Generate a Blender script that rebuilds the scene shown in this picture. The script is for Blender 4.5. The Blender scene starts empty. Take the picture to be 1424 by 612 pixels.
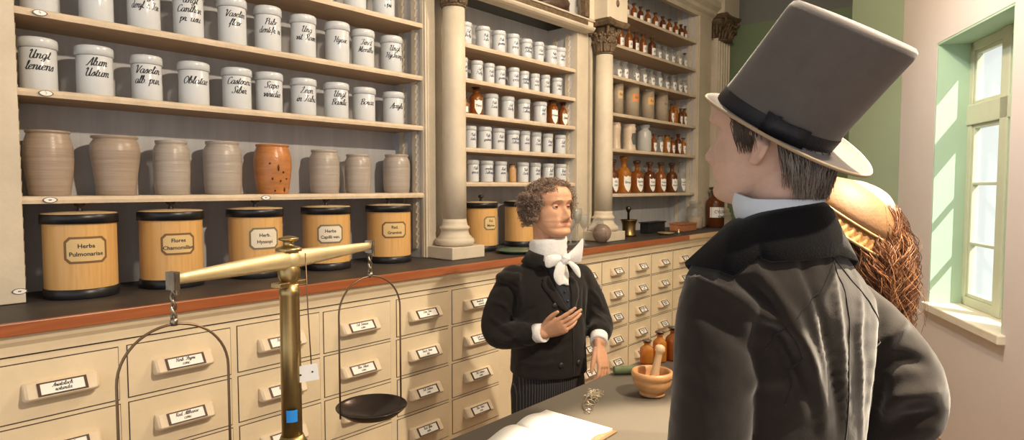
import bpy, bmesh, math, random
from mathutils import Vector, Matrix, noise
random.seed(7)
PI = math.pi
SC = bpy.context.scene
COL = SC.collection

# ------------------------------------------------------------------ materials
MATS = {}
def srgb(r, g, b):
    f = lambda c: (c/255/12.92) if c/255 <= .04045 else ((c/255+.055)/1.055)**2.4
    return (f(r), f(g), f(b))
def mat(name, col, rough=.6, metal=0., var=0., scale=8., bump=0., bscale=60., spec=.5, stretch=(1,1,1), trans=0., ior=1.45, sheen=0., coat=0., alpha=1.):
    if name in MATS: return MATS[name]
    m = bpy.data.materials.new(name); m.use_nodes = True
    nt = m.node_tree; b = nt.nodes['Principled BSDF']
    b.inputs['Base Color'].default_value = (*col, 1)
    b.inputs['Roughness'].default_value = rough
    b.inputs['Metallic'].default_value = metal
    b.inputs['Specular IOR Level'].default_value = spec
    b.inputs['Transmission Weight'].default_value = trans
    b.inputs['IOR'].default_value = ior
    b.inputs['Sheen Weight'].default_value = sheen
    b.inputs['Coat Weight'].default_value = coat
    if var or bump:
        tc = nt.nodes.new('ShaderNodeTexCoord'); mp = nt.nodes.new('ShaderNodeMapping')
        mp.inputs['Scale'].default_value = stretch
        nt.links.new(tc.outputs['Object'], mp.inputs['Vector'])
        if var:
            n = nt.nodes.new('ShaderNodeTexNoise'); n.inputs['Scale'].default_value = scale; n.inputs['Detail'].default_value = 6; n.inputs['Roughness'].default_value = .65
            nt.links.new(mp.outputs[0], n.inputs['Vector'])
            r = nt.nodes.new('ShaderNodeValToRGB')
            lo = [c*(1-var) for c in col]; hi = [min(1, c*(1+var)) for c in col]
            r.color_ramp.elements[0].position = .3; r.color_ramp.elements[1].position = .7
            r.color_ramp.elements[0].color = (*lo, 1); r.color_ramp.elements[1].color = (*hi, 1)
            nt.links.new(n.outputs['Fac'], r.inputs['Fac']); nt.links.new(r.outputs['Color'], b.inputs['Base Color'])
        if bump:
            n2 = nt.nodes.new('ShaderNodeTexNoise'); n2.inputs['Scale'].default_value = bscale; n2.inputs['Detail'].default_value = 4
            nt.links.new(mp.outputs[0], n2.inputs['Vector'])
            bp = nt.nodes.new('ShaderNodeBump'); bp.inputs['Strength'].default_value = bump; bp.inputs['Distance'].default_value = .01
            nt.links.new(n2.outputs['Fac'], bp.inputs['Height']); nt.links.new(bp.outputs['Normal'], b.inputs['Normal'])
    MATS[name] = m
    return m
def glass(name, col, rough=.05, thin=.75):
    """bottle glass: a tinted mix of transparency and gloss, so light and labels read through it"""
    if name in MATS: return MATS[name]
    m = bpy.data.materials.new(name); m.use_nodes = True
    nt = m.node_tree; nt.nodes.remove(nt.nodes['Principled BSDF'])
    out = nt.nodes['Material Output']
    t = nt.nodes.new('ShaderNodeBsdfTransparent'); t.inputs[0].default_value = (*col, 1)
    g = nt.nodes.new('ShaderNodeBsdfGlossy'); g.inputs['Roughness'].default_value = rough; g.inputs[0].default_value = (1, 1, 1, 1)
    d = nt.nodes.new('ShaderNodeBsdfDiffuse'); d.inputs[0].default_value = (*[c*.8 for c in col], 1)
    lw = nt.nodes.new('ShaderNodeLayerWeight'); lw.inputs[0].default_value = .5
    pw = nt.nodes.new('ShaderNodeMath'); pw.operation = 'POWER'; pw.inputs[1].default_value = 4.5; nt.links.new(lw.outputs['Facing'], pw.inputs[0])
    fr = nt.nodes.new('ShaderNodeMath'); fr.operation = 'MULTIPLY_ADD'; fr.inputs[1].default_value = .75; fr.inputs[2].default_value = .045; nt.links.new(pw.outputs[0], fr.inputs[0])
    m1 = nt.nodes.new('ShaderNodeMixShader'); m1.inputs[0].default_value = thin
    nt.links.new(d.outputs[0], m1.inputs[1]); nt.links.new(t.outputs[0], m1.inputs[2])
    m2 = nt.nodes.new('ShaderNodeMixShader')
    nt.links.new(fr.outputs[0], m2.inputs[0]); nt.links.new(m1.outputs[0], m2.inputs[1]); nt.links.new(g.outputs[0], m2.inputs[2])
    nt.links.new(m2.outputs[0], out.inputs[0])
    MATS[name] = m
    return m
def wood(name, c1, c2, axis='Z', scale=14, rough=.5, dist=1.5):
    if name in MATS: return MATS[name]
    m = bpy.data.materials.new(name); m.use_nodes = True
    nt = m.node_tree; b = nt.nodes['Principled BSDF']; b.inputs['Roughness'].default_value = rough
    tc = nt.nodes.new('ShaderNodeTexCoord'); mp = nt.nodes.new('ShaderNodeMapping')
    mp.inputs['Scale'].default_value = {'Z': (scale, scale, .6), 'X': (.6, scale, scale), 'Y': (scale, .6, scale)}[axis]
    nt.links.new(tc.outputs['Object'], mp.inputs['Vector'])
    n = nt.nodes.new('ShaderNodeTexNoise'); n.inputs['Scale'].default_value = 4; n.inputs['Detail'].default_value = 7; n.inputs['Distortion'].default_value = dist
    nt.links.new(mp.outputs[0], n.inputs['Vector'])
    r = nt.nodes.new('ShaderNodeValToRGB'); r.color_ramp.elements[0].position = .32; r.color_ramp.elements[1].position = .68
    r.color_ramp.elements[0].color = (*c1, 1); r.color_ramp.elements[1].color = (*c2, 1)
    nt.links.new(n.outputs['Fac'], r.inputs['Fac']); nt.links.new(r.outputs['Color'], b.inputs['Base Color'])
    MATS[name] = m
    return m

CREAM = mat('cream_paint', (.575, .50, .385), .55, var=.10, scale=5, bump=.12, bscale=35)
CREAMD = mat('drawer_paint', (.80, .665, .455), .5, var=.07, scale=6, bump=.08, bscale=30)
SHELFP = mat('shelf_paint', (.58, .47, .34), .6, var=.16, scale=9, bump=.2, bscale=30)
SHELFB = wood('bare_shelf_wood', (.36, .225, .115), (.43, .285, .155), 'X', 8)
BACK = mat('grey_back_board', (.50, .495, .50), .75, var=.12, scale=3, stretch=(6, 6, .5))
GROOVE = mat('dark_groove', (.06, .04, .03), .8)
BLACKTOP = mat('dark_worktop_linoleum', (.045, .038, .034), .55, var=.35, scale=6)
REDRIM = wood('red_brown_rim', (.28, .075, .025), (.38, .12, .04), 'X', 10, .35)
GILT = mat('brown_carved_wood', (.115, .075, .04), .55, var=.5, scale=30, bump=.7, bscale=90)
PORC = mat('white_porcelain', (.58, .61, .64), .18, spec=.6, var=.02, scale=4)
PORCD = mat('porcelain_seam_grey', (.25, .25, .25), .4)
INK = mat('black_ink', (.02, .02, .025), .6)
INKB = mat('blue_black_ink', (.03, .045, .10), .6)
STONE = mat('grey_stoneware', (.34, .265, .205), .3, var=.20, scale=5, bump=.2, bscale=14, stretch=(.4, .4, 9))
STONE2 = mat('pale_grey_stoneware', (.36, .31, .265), .3, var=.18, scale=5, bump=.2, bscale=14, stretch=(.4, .4, 9))
STONEO = mat('orange_stoneware', (.42, .17, .055), .28, var=.28, scale=9, bump=.12, bscale=40, stretch=(1, 1, 3))
TINW = wood('tin_woodgrain', (.60, .33, .105), (.70, .42, .16), 'Z', 12, .4)
TINB = mat('black_japanned_band', (.012, .012, .014), .35, var=.5, scale=14)
PAPERY = mat('yellowed_label', (.66, .47, .22), .6, var=.06)
PAPERW = mat('ivory_label', (.74, .66, .52), .6, var=.06)
OLIVE = mat('olive_label_border', (.20, .17, .10), .6)
BROWNB = mat('brown_label_border', (.19, .10, .035), .6)
BRASS = mat('aged_brass', (.40, .29, .13), .36, 1., var=.2, scale=12)
BRASSP = mat('pale_brass', (.74, .60, .34), .5, .85, var=.12, scale=10)
IRON = mat('dark_bronze_wire', (.20, .13, .08), .4, .8)
STEEL = mat('worn_steel', (.30, .25, .19), .35, 1., var=.3, scale=40)
PANM = mat('dark_pan_metal', (.055, .042, .036), .25, .8)
BLUET = mat('blue_tape', (.02, .25, .72), .5)
CARD = mat('white_card', (.82, .80, .75), .6)
GREY_TOP = mat('grey_brown_counter', (.105, .090, .069), .5, var=.07, scale=4)
MORTW = wood('turned_beech', (.48, .235, .09), (.58, .31, .13), 'Y', 16, .45)
PESTW = wood('pale_beech', (.64, .42, .22), (.70, .49, .28), 'Z', 10, .45)
AMBER = glass('amber_glass', (.55, .19, .03), .06, .6)
AMBERD = glass('dark_amber_glass', (.26, .075, .02), .06, .5)
AMBERO = glass('orange_amber_glass', (.80, .36, .05), .06, .6)
CLEARG = glass('clear_glass', (.88, .88, .86), .04, .85)
CORK = mat('dark_stopper', (.07, .04, .025), .4)
LABELW = mat('white_enamel_label', (.80, .79, .76), .5)
KRAFT = mat('grey_board_canister', (.36, .29, .21), .7, var=.12, scale=12)
ORANGEL = mat('orange_paper_label', (.66, .27, .08), .6)
TANL = mat('tan_paper_label', (.62, .44, .24), .6)
TERRA = mat('red_brown_wood_box', (.36, .14, .06), .5, var=.2, scale=20)
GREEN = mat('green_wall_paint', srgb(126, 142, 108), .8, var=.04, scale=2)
GREEN_LIT = mat('window_lit_wall_green', srgb(148, 163, 134), .8, var=.04, scale=2)  # wall green lightened to stand for window light on the pier
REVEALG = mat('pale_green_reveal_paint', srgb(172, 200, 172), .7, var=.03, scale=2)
PLASTER = mat('pinkish_plaster', srgb(214, 204, 197), .85, var=.03, scale=2, bump=.08, bscale=25)
GREYW = mat('grey_upper_paint', srgb(125, 125, 120), .8)
WINP = mat('window_frame_paint', srgb(196, 200, 174), .5, var=.04)
SILLP = mat('sill_paint', (.72, .66, .52), .5, var=.08)
FLOORM = wood('floor_boards', (.16, .09, .045), (.24, .14, .07), 'X', 6, .5)
CEILM = mat('ceiling_plaster', (.62, .58, .52), .9)

# ------------------------------------------------------------------ mesh helpers
class MB:
    def __init__(s): s.v = []; s.f = []; s.mi = []; s.sm = []
    def add(s, verts, faces, m=0, smooth=False):
        o = len(s.v); s.v += [tuple(v) for v in verts]
        for f in faces: s.f.append([i+o for i in f]); s.mi.append(m); s.sm.append(smooth)
        return s
    def box(s, x0, x1, y0, y1, z0, z1, m=0):
        v = [(x0,y0,z0),(x1,y0,z0),(x1,y1,z0),(x0,y1,z0),(x0,y0,z1),(x1,y0,z1),(x1,y1,z1),(x0,y1,z1)]
        return s.add(v, [(0,3,2,1),(4,5,6,7),(0,1,5,4),(1,2,6,5),(2,3,7,6),(3,0,4,7)], m)
    def lathe(s, prof, c=(0,0,0), n=32, m=0, smooth=True, cap=True):
        """prof: (r, z) from bottom to top"""
        v = []; f = []
        for r, z in prof:
            for i in range(n):
                a = 2*PI*i/n; v.append((c[0]+r*math.cos(a), c[1]+r*math.sin(a), c[2]+z))
        for k in range(len(prof)-1):
            for i in range(n):
                j = (i+1) % n; f.append((k*n+i, k*n+j, (k+1)*n+j, (k+1)*n+i))
        s.add(v, f, m, smooth)
        if cap:
            o = len(s.v) - len(v)
            if prof[0][0] > 1e-4: s.f.append([o+i for i in range(n)][::-1]); s.mi.append(m); s.sm.append(False)
            if prof[-1][0] > 1e-4: s.f.append([o+(len(prof)-1)*n+i for i in range(n)]); s.mi.append(m); s.sm.append(False)
        return s
    def loft(s, rings, m=0, smooth=True, cap=True, closed=True):
        n = len(rings[0]); v = [p for r in rings for p in r]; f = []
        for k in range(len(rings)-1):
            for i in range(n if closed else n-1):
                j = (i+1) % n; f.append((k*n+i, k*n+j, (k+1)*n+j, (k+1)*n+i))
        o = len(s.v); s.add(v, f, m, smooth)
        if cap and closed:
            s.f.append([o+i for i in range(n)][::-1]); s.mi.append(m); s.sm.append(False)
            s.f.append([o+(len(rings)-1)*n+i for i in range(n)]); s.mi.append(m); s.sm.append(False)
        return s
    def tube(s, pts, rad, n=8, m=0, cap=True, flat=1.0, up=None):
        """round tube along points, one radius or one per point; flat squashes the second axis"""
        P = [Vector(p) for p in pts]
        R = rad if isinstance(rad, (list, tuple)) else [rad]*len(P)
        rings = []; u = Vector(up) if up else None
        for i, p in enumerate(P):
            t = (P[min(i+1, len(P)-1)] - P[max(i-1, 0)])
            if t.length < 1e-9: t = Vector((0,0,1))
            t.normalize()
            if u is None: u = t.orthogonal()
            u = (u - t*u.dot(t))
            if u.length < 1e-6: u = t.orthogonal()
            u.normalize(); w = t.cross(u)
            rings.append([p + (u*math.cos(2*PI*k/n) + w*math.sin(2*PI*k/n)*flat)*R[i] for k in range(n)])
        return s.loft(rings, m, True, cap)
    def sphere(s, c, r, n=16, k=10, m=0, sc=(1,1,1)):
        prof = [(max(1e-5, r*math.sin(PI*i/k)), -r*math.cos(PI*i/k)) for i in range(k+1)]
        v = []; f = []
        for rr, z in prof:
            for i in range(n):
                a = 2*PI*i/n; v.append((c[0]+rr*math.cos(a)*sc[0], c[1]+rr*math.sin(a)*sc[1], c[2]+z*sc[2]))
        for q in range(k):
            for i in range(n):
                j = (i+1) % n; f.append((q*n+i, q*n+j, (q+1)*n+j, (q+1)*n+i))
        return s.add(v, f, m, True)
    def prism(s, poly, y0, y1, m=0, axis='Y'):
        n = len(poly)
        g = (lambda a, b, t: (a, t, b)) if axis == 'Y' else ((lambda a, b, t: (t, a, b)) if axis == 'X' else (lambda a, b, t: (a, b, t)))
        v = [g(a, b, y0) for a, b in poly] + [g(a, b, y1) for a, b in poly]
        f = [tuple(range(n)), tuple(range(2*n-1, n-1, -1))] + [(i, i+n, (i+1) % n+n, (i+1) % n) for i in range(n)]
        return s.add(v, f, m)
    def build(s, name, mats, parent=None, loc=(0,0,0), bevel=0., seg=2, fix=True, wn=False):
        me = bpy.data.meshes.new(name); me.from_pydata(s.v, [], s.f)
        for m in (mats if isinstance(mats, (list, tuple)) else [mats]): me.materials.append(m)
        me.polygons.foreach_set('material_index', s.mi); me.polygons.foreach_set('use_smooth', s.sm)
        if fix:
            bm = bmesh.new(); bm.from_mesh(me); bmesh.ops.recalc_face_normals(bm, faces=bm.faces); bm.to_mesh(me); bm.free()
        me.update()
        o = bpy.data.objects.new(name, me); COL.objects.link(o); o.location = loc
        if parent: o.parent = parent
        if bevel:
            b = o.modifiers.new('bevel', 'BEVEL'); b.width = bevel; b.segments = seg; b.limit_method = 'ANGLE'; b.angle_limit = .7
        return o
def tag(o, label=None, cat=None, group=None, kind=None):
    if label: o['label'] = label
    if cat: o['category'] = cat
    if group: o['group'] = group
    if kind: o['kind'] = kind
    return o
def thing(name, label, cat, loc=(0,0,0), rz=0., group=None):
    o = bpy.data.objects.new(name, None); COL.objects.link(o); o.location = loc; o.rotation_euler = (0, 0, rz)
    o.empty_display_size = .05
    return tag(o, label, cat, group)
def dup(o, parent=None, loc=None, label=None):
    kids = list(o.children)
    c = o.copy(); COL.objects.link(c)
    if parent: c.parent = parent
    if loc is not None: c.location = loc
    if label: c['label'] = label
    for k in kids: dup(k, c)
    return c
def lerp(a, b, t): return a + (b-a)*t
def interp(tab, x):
    """smooth curve through a table of (x, y)"""
    n = len(tab)
    if x <= tab[0][0]: return tab[0][1]
    if x >= tab[-1][0]: return tab[-1][1]
    for i in range(n-1):
        x0, y0 = tab[i]; x1, y1 = tab[i+1]
        if x <= x1:
            h = x1-x0; d = (y1-y0)/h
            dl = (y0-tab[i-1][1])/(x0-tab[i-1][0]) if i > 0 else d
            dr = (tab[i+2][1]-y1)/(tab[i+2][0]-x1) if i+2 < n else d
            m0 = (dl+d)/2 if dl*d > 0 else 0; m1 = (dr+d)/2 if dr*d > 0 else 0
            lim = 3*abs(d); m0 = max(-lim, min(lim, m0)); m1 = max(-lim, min(lim, m1))
            t = (x-x0)/h
            return (2*t**3-3*t*t+1)*y0 + (t**3-2*t*t+t)*h*m0 + (-2*t**3+3*t*t)*y1 + (t**3-t*t)*h*m1
def catmull(P, n=6):
    P = [Vector(p) for p in P]
    if len(P) < 3: return P
    out = []
    for i in range(len(P)-1):
        p0 = P[max(i-1, 0)]; p1 = P[i]; p2 = P[i+1]; p3 = P[min(i+2, len(P)-1)]
        for k in range(n):
            t = k/n
            out.append(.5*((2*p1) + (p2-p0)*t + (2*p0-5*p1+4*p2-p3)*t*t + (3*p1-p0-3*p2+p3)*t**3))
    out.append(P[-1]); return out

# ------------------------------------------------------------------ pen lettering
G = {
'a': ([[(4,4.2),(2.5,5),(.8,3.6),(.6,1.2),(1.8,0),(3.4,1.4),(4.1,4.8)],[(4.1,4.8),(3.8,1.2),(4.6,0),(5.6,1)]],5.2),
'b': ([[(0,1),(1.5,4),(2,8.4),(1.2,9),(.9,6),(.9,1),(2,0),(3.6,1.5),(3.4,4),(2.2,5)]],4.6),
'c': ([[(3.4,4.2),(2.2,5),(.8,3.5),(.7,1.2),(2,0),(3.8,1)]],4),
'd': ([[(4,4.2),(2.5,5),(.8,3.6),(.6,1.2),(1.8,0),(3.4,1.4),(4.2,9)],[(4.2,9),(3.8,1.2),(4.6,0),(5.6,1)]],5.4),
'e': ([[(.4,2),(2.6,3),(3.2,4.4),(2.2,5),(.9,3.5),(.8,1.2),(2,0),(3.8,1.2)]],4),
'f': ([[(0,1),(2,5),(3,8.6),(2.2,9),(1.6,6),(1.4,0),(1,-3)],[(.4,4.8),(3,4.8)]],3.4),
'g': ([[(3.8,4.2),(2.4,5),(.8,3.4),(.8,1.2),(2,.2),(3.4,1.6),(4,4.8)],[(4,4.8),(3.6,-1),(2.2,-3),(1,-2),(2.5,-.5),(5,1)]],5),
'h': ([[(0,1),(1.8,5),(2.2,8.4),(1.4,9),(1,6),(.8,0)],[(.8,0),(1.4,3.6),(2.8,5),(3.6,4),(3.3,1),(4,0),(5,1)]],4.8),
'i': ([[(0,1),(1.2,5),(1,1.2),(1.6,0),(2.6,1)],[(1.5,6.8),(1.6,7.4)]],2.4),
'k': ([[(0,1),(1.8,5),(2.2,8.4),(1.4,9),(1,6),(.8,0)],[(3.4,5),(1,2.6),(2.4,2.2),(3.4,0),(4.4,1)]],4.4),
'l': ([[(0,1),(1.6,5),(2.2,8.4),(1.4,9),(1,6),(.9,1.2),(1.6,0),(2.6,1)]],2.5),
'm': ([[(0,4),(.8,5),(.8,0)],[(.8,0),(1.4,3.6),(2.6,5),(3.2,4),(3,0)],[(3,0),(3.6,3.6),(4.8,5),(5.4,4),(5.2,1),(5.8,0),(6.8,1)]],6.6),
'n': ([[(0,4),(.8,5),(.8,0)],[(.8,0),(1.4,3.6),(2.8,5),(3.5,4),(3.3,1),(4,0),(5,1)]],4.8),
'o': ([[(2.4,5),(.8,3.5),(.8,1.2),(2,0),(3.4,1.4),(3.5,3.6),(2.4,5)],[(2.6,4.8),(4.4,4.2)]],4.4),
'p': ([[(0,3),(1,5),(.8,-3)],[(.9,3),(2.2,5),(3.6,4),(3.4,1.2),(2,0),(1,.8)]],4.4),
'r': ([[(0,1),(1,5),(1.2,4.2),(2.6,4.6)],[(2.6,4.6),(2.2,1.2),(2.8,0),(3.8,1)]],3.6),
's': ([[(0,1),(2,5),(2.6,2),(1.8,0),(.4,.6)],[(1.8,0),(3.4,1)]],3.2),
't': ([[(0,1),(1.6,5),(1.8,8),(1.4,4),(1.2,1),(1.9,0),(2.9,1)],[(.2,5.4),(3,5.6)]],2.8),
'u': ([[(0,4),(.8,5),(.8,1),(1.8,0),(3.2,1.6),(3.8,5)],[(3.8,5),(3.5,1.2),(4.2,0),(5.2,1)]],5),
'v': ([[(0,4),(1,5),(1.6,0),(3.4,4.6),(4.2,4.4)]],4),
'x': ([[(0,4.4),(1,5),(3,0),(4,.8)],[(3.6,5),(.2,0)]],4),
'y': ([[(0,4),(.8,5),(1,1.2),(2,.4),(3.6,4.8)],[(3.6,4.8),(3,-1.6),(1.8,-3),(1,-2),(4.4,1)]],4.4),
'z': ([[(.2,4.6),(3.4,4.8),(.4,.2),(3.8,.4)]],4),
'U': ([[(0,7),(1.2,9),(1.8,7.6),(1.2,2.5),(2.2,0),(4,1),(5,9)],[(5,9),(4.6,1.5),(5.4,0),(6.4,1)]],6.4),
'A': ([[(0,.4),(1,0),(3,4.5),(5,9),(4.8,4),(5,0),(6,.8)],[(1.8,3.4),(5.6,3.6)]],6),
'V': ([[(0,7.5),(1,9),(1.8,8),(2,0),(4.6,6),(6,8.6)]],5.4),
'C': ([[(5,7.4),(4.2,9),(1.6,7.4),(.6,3.4),(1.6,.2),(4,.4),(5.4,2.4)]],5.4),
'O': ([[(3.4,9),(1,6.6),(.6,2.6),(2.4,0),(5,2.4),(5.4,6.4),(3.4,9),(4.6,7.6)]],6),
'S': ([[(5,7.6),(4.2,9),(2.2,8),(2.6,5.4),(3.6,3),(2.6,.2),(.6,.4),(.2,1.8)]],5),
'L': ([[(1,7),(3.2,9),(3.6,7.6),(2.4,3.5),(.8,.3),(2.4,.2),(5.4,1)]],5.4),
'B': ([[(1.6,8.6),(1.2,0)],[(0,7),(2.4,9),(4.6,8),(4,5.6),(2,4.8),(4.4,4),(4.6,1.2),(2.6,0),(.8,.8)]],5.4),
'P': ([[(1.8,8.6),(1.2,0)],[(0,7),(2.4,9),(4.8,8),(4.2,5.4),(2,4.6)]],4.8),
'H': ([[(0,7.4),(1.2,9),(1.6,4),(.6,0)],[(5.2,9),(4.4,4),(5,0),(6,1)],[(1.2,4.4),(4.8,4.8)]],6.2),
'T': ([[(0,7.6),(1,8.8),(5.4,8.4)],[(3.4,8.6),(2.6,2),(1.4,0),(.2,1)]],4.8),
'R': ([[(1.8,8.6),(1.2,0)],[(0,7),(2.4,9),(4.8,8),(4.2,5.4),(2,4.6),(3.4,3),(5,0),(6,.6)]],5.4),
'F': ([[(0,7.6),(1,8.8),(5.4,8.4)],[(3.4,8.6),(2.6,2),(1.4,0),(.2,1)],[(1.6,4.6),(4.4,4.8)]],4.8),
'M': ([[(0,0),(1,2),(1.8,9)],[(1.8,9),(3.2,1)],[(3.2,1),(5.2,9)],[(5.2,9),(5.4,1),(6,0),(7,1)]],6.8),
'D': ([[(2,8.4),(1.4,.4)],[(.4,7.4),(3.4,9),(5.6,6),(4.4,1.4),(1.4,0),(.4,1)]],6),
'4': ([[(3,9),(.4,3),(4.6,3)],[(3.4,5.4),(3.2,0)]],5),
'5': ([[(4.2,9),(1.2,8.8),(.8,5.2),(3,5.6),(4.2,3),(2.6,0),(.4,.8)]],5),
'6': ([[(4,8.6),(1.6,6.6),(.6,2.4),(2.4,0),(4.2,2),(3,4.6),(1,3.4)]],5),
'.': ([[(.4,0),(.9,.5)]],1.8), ' ': ([], 3),
}
def pen(text, size, slant=.32, nib=.9, thin=.32):
    """flat ribbons of pen strokes; returns quads [(4 x (u, v))] with the text centred on u = 0; size = x-height*9/5"""
    k = size/9.; quads = []; x = 0
    for ch in text:
        gl = G.get(ch) or G.get(ch.lower())
        if gl is None: x += 4; continue
        for st in gl[0]:
            pts = catmull([(px, py, 0) for px, py in st], 4)
            L = []
            for i, p in enumerate(pts):
                d = (pts[min(i+1, len(pts)-1)] - pts[max(i-1, 0)])
                if d.length < 1e-6: d = Vector((0, 1, 0))
                d.normalize()
                w = (thin + (nib-thin)*abs(d.y)**1.5)*.5
                nrm = Vector((-d.y, d.x, 0))*w
                L.append((p+nrm, p-nrm))
            for (a, b), (c, e) in zip(L, L[1:]):
                quads.append([((q.x+x+q.y*slant)*k, q.y*k) for q in (a, b, e, c)])
        x += gl[1]
    W = x*k
    return [[(u-W/2, v) for u, v in q] for q in quads], W
def text_mesh(mb, lines, mapf, size, lead=1.25, maxw=None, m=0, **kw):
    """lines of lettering stacked from the top line down, through mapf(u, v)"""
    n = len(lines)
    for i, t in enumerate(lines):
        q, W = pen(t, size, **kw); sc = min(1, maxw/W) if maxw and W else 1
        v0 = ((n-1)/2-i)*size*lead - size*.3
        for qq in q: mb.add([mapf(u*sc, v+v0) for u, v in qq], [(0,1,2,3)], m)
def cyl_map(r, z0, a0=-PI/2, c=(0, 0)):
    return lambda u, v: (c[0]+r*math.cos(a0+u/r), c[1]+r*math.sin(a0+u/r), z0+v)
# ------------------------------------------------------------------ room
def struct(o): o['kind'] = 'structure'; return o
YB = 2.93                      # back boards of the shelving
PLAN = [(-3, 3.2), (6.8, 3.2), (6.8, 1.0), (5.0, .80), (.2, -1.70), (-3, -3.2)]
struct(MB().prism(PLAN, -.08, 0, axis='Z').build('floor', FLOORM))
struct(MB().prism(PLAN, 3.45, 3.55, axis='Z').build('ceiling', CEILM))
struct(MB().box(-3, 7.4, 2.96, 3.2, 0, 3.45).build('wall_back', GREYW))
e = MB(); e.box(6.6, 6.8, 1.3, 2.96, 0, 3.16, 0); e.box(6.6, 6.8, 1.3, 2.96, 3.16, 3.45, 1)
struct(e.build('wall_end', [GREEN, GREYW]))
# pier between the end wall and the window wall
p = MB(); p.prism([(4.955, .832), (5.25, 1.222), (6.62, 1.222), (6.62, .9)], 0, 3.45, axis='Z')
struct(p.build('wall_pier', GREEN_LIT))
WD = math.radians(27.52); DX, DY = math.cos(WD), math.sin(WD)
WC = Vector((4.95, .8325, 0))
def wp(s, off, z):             # s metres from the corner along the window wall, off metres into the wall
    return (WC.x - DX*s + DY*off, WC.y - DY*s - DX*off, z)
def wbox(mb, s0, s1, o0, o1, z0, z1, m=0):
    v = [wp(s0,o0,z0), wp(s1,o0,z0), wp(s1,o1,z0), wp(s0,o1,z0), wp(s0,o0,z1), wp(s1,o0,z1), wp(s1,o1,z1), wp(s0,o1,z1)]
    return mb.add(v, [(0,3,2,1),(4,5,6,7),(0,1,5,4),(1,2,6,5),(2,3,7,6),(3,0,4,7)], m)
S0, S1, ZS, ZT, OF = .551, 1.402, .741, 2.301, .19
w = MB()
wbox(w, -.02, S0, 0, .215, 0, 3.45); wbox(w, S1, 5.7, 0, .215, 0, 3.45)
wbox(w, S0, S1, 0, .215, 0, ZS); wbox(w, S0, S1, 0, .215, ZT, 3.45)
struct(w.build('wall_window', PLASTER))
r = MB()
wbox(r, S0-.002, S0+.012, .002, OF+.03, ZS, ZT); wbox(r, S1-.012, S1+.002, .002, OF+.03, ZS, ZT); wbox(r, S0, S1, .002, OF+.03, ZT-.012, ZT+.002)
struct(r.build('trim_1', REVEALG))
s = MB(); wbox(s, S0-.02, S1+.035, -.034, OF+.02, ZS-.035, ZS+.012)
struct(s.build('trim_2', SILLP, bevel=.006))
# the window: a fixed frame with two leaves, a heavy transom and thin glazing bars
f = MB(); za, zb = ZS+.012, ZT-.012; sm_ = (S0+S1)/2
wbox(f, S0+.009, S0+.056, OF-.022, OF+.025, za, zb); wbox(f, S1-.056, S1-.009, OF-.022, OF+.025, za, zb)
wbox(f, sm_-.041, sm_+.041, OF-.03, OF+.025, za, zb)
wbox(f, S0+.009, S1-.009, OF-.022, OF+.025, za, za+.052); wbox(f, S0+.009, S1-.009, OF-.022, OF+.025, zb-.052, zb)
wbox(f, S0+.009, S1-.009, OF-.03, OF+.025, 1.81, 1.926)
for a, b in ((S0+.056, sm_-.041), (sm_+.041, S1-.056)):
    for z in (1.12, 1.469): wbox(f, a, b, OF-.012, OF+.02, z-.009, z+.009)
    for z0, z1 in ((za+.052, 1.81), (1.926, zb-.052)):
        for q0, q1 in ((a, a+.022), (b-.022, b)): wbox(f, q0, q1, OF-.015, OF+.02, z0, z1)
        wbox(f, a, b, OF-.015, OF+.02, z0, z0+.022); wbox(f, a, b, OF-.015, OF+.02, z1-.022, z1)
wf = struct(f.build('window_1', WINP, bevel=.004))
GLZ = glass('window_glass', (.96, .97, .96), .02, .97)
g = MB()
for a, b in ((S0+.056, sm_-.041), (sm_+.041, S1-.056)): wbox(g, a, b, OF+.004, OF+.008, za+.052, zb-.052)
g.build('window_pane', GLZ, wf)
# ------------------------------------------------------------------ shelving
def shelf_board(x0, x1, y0, z, parent, th=.026):
    mb = MB(); n = max(6, int((x1-x0)/.05)); rnd = random.Random(int(z*1000+x0*77))
    xs = [x0+(x1-x0)*i/n for i in range(n+1)]
    j = [rnd.uniform(-.002, .002) for _ in xs]; jz = [rnd.uniform(-.0012, .0012) for _ in xs]
    prof = lambda i: [(y0+j[i], z-th), (y0-.002+j[i], z-th*.5), (y0+.001+j[i], z-.003+jz[i]), (y0+.006+j[i], z), (YB, z), (YB, z-th)]
    rings = [[(xs[i], a, b) for a, b in prof(i)] for i in range(n+1)]
    mb.loft(rings, 0, False, True)
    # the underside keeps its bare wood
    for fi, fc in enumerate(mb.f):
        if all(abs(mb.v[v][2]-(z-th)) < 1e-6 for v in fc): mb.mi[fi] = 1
    return mb.build('shelf', [SHELFP, SHELFB], parent)
def rack_strip(x, z0, z1, y, parent, d=1):
    """the saw-toothed batten the shelf bearers hook into"""
    mb = MB(); n = int((z1-z0)/.042); poly = [(y+.028, z0)]
    for i in range(n):
        z = z0+.042*i; poly += [(y-.002, z), (y-.014, z+.032), (y-.002, z+.036)]
    poly += [(y-.002, z1), (y+.028, z1)]
    mb.prism(poly, x, x+.012*d, axis='X')
    return mb.build('rack_strip', CREAM, parent)
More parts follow.
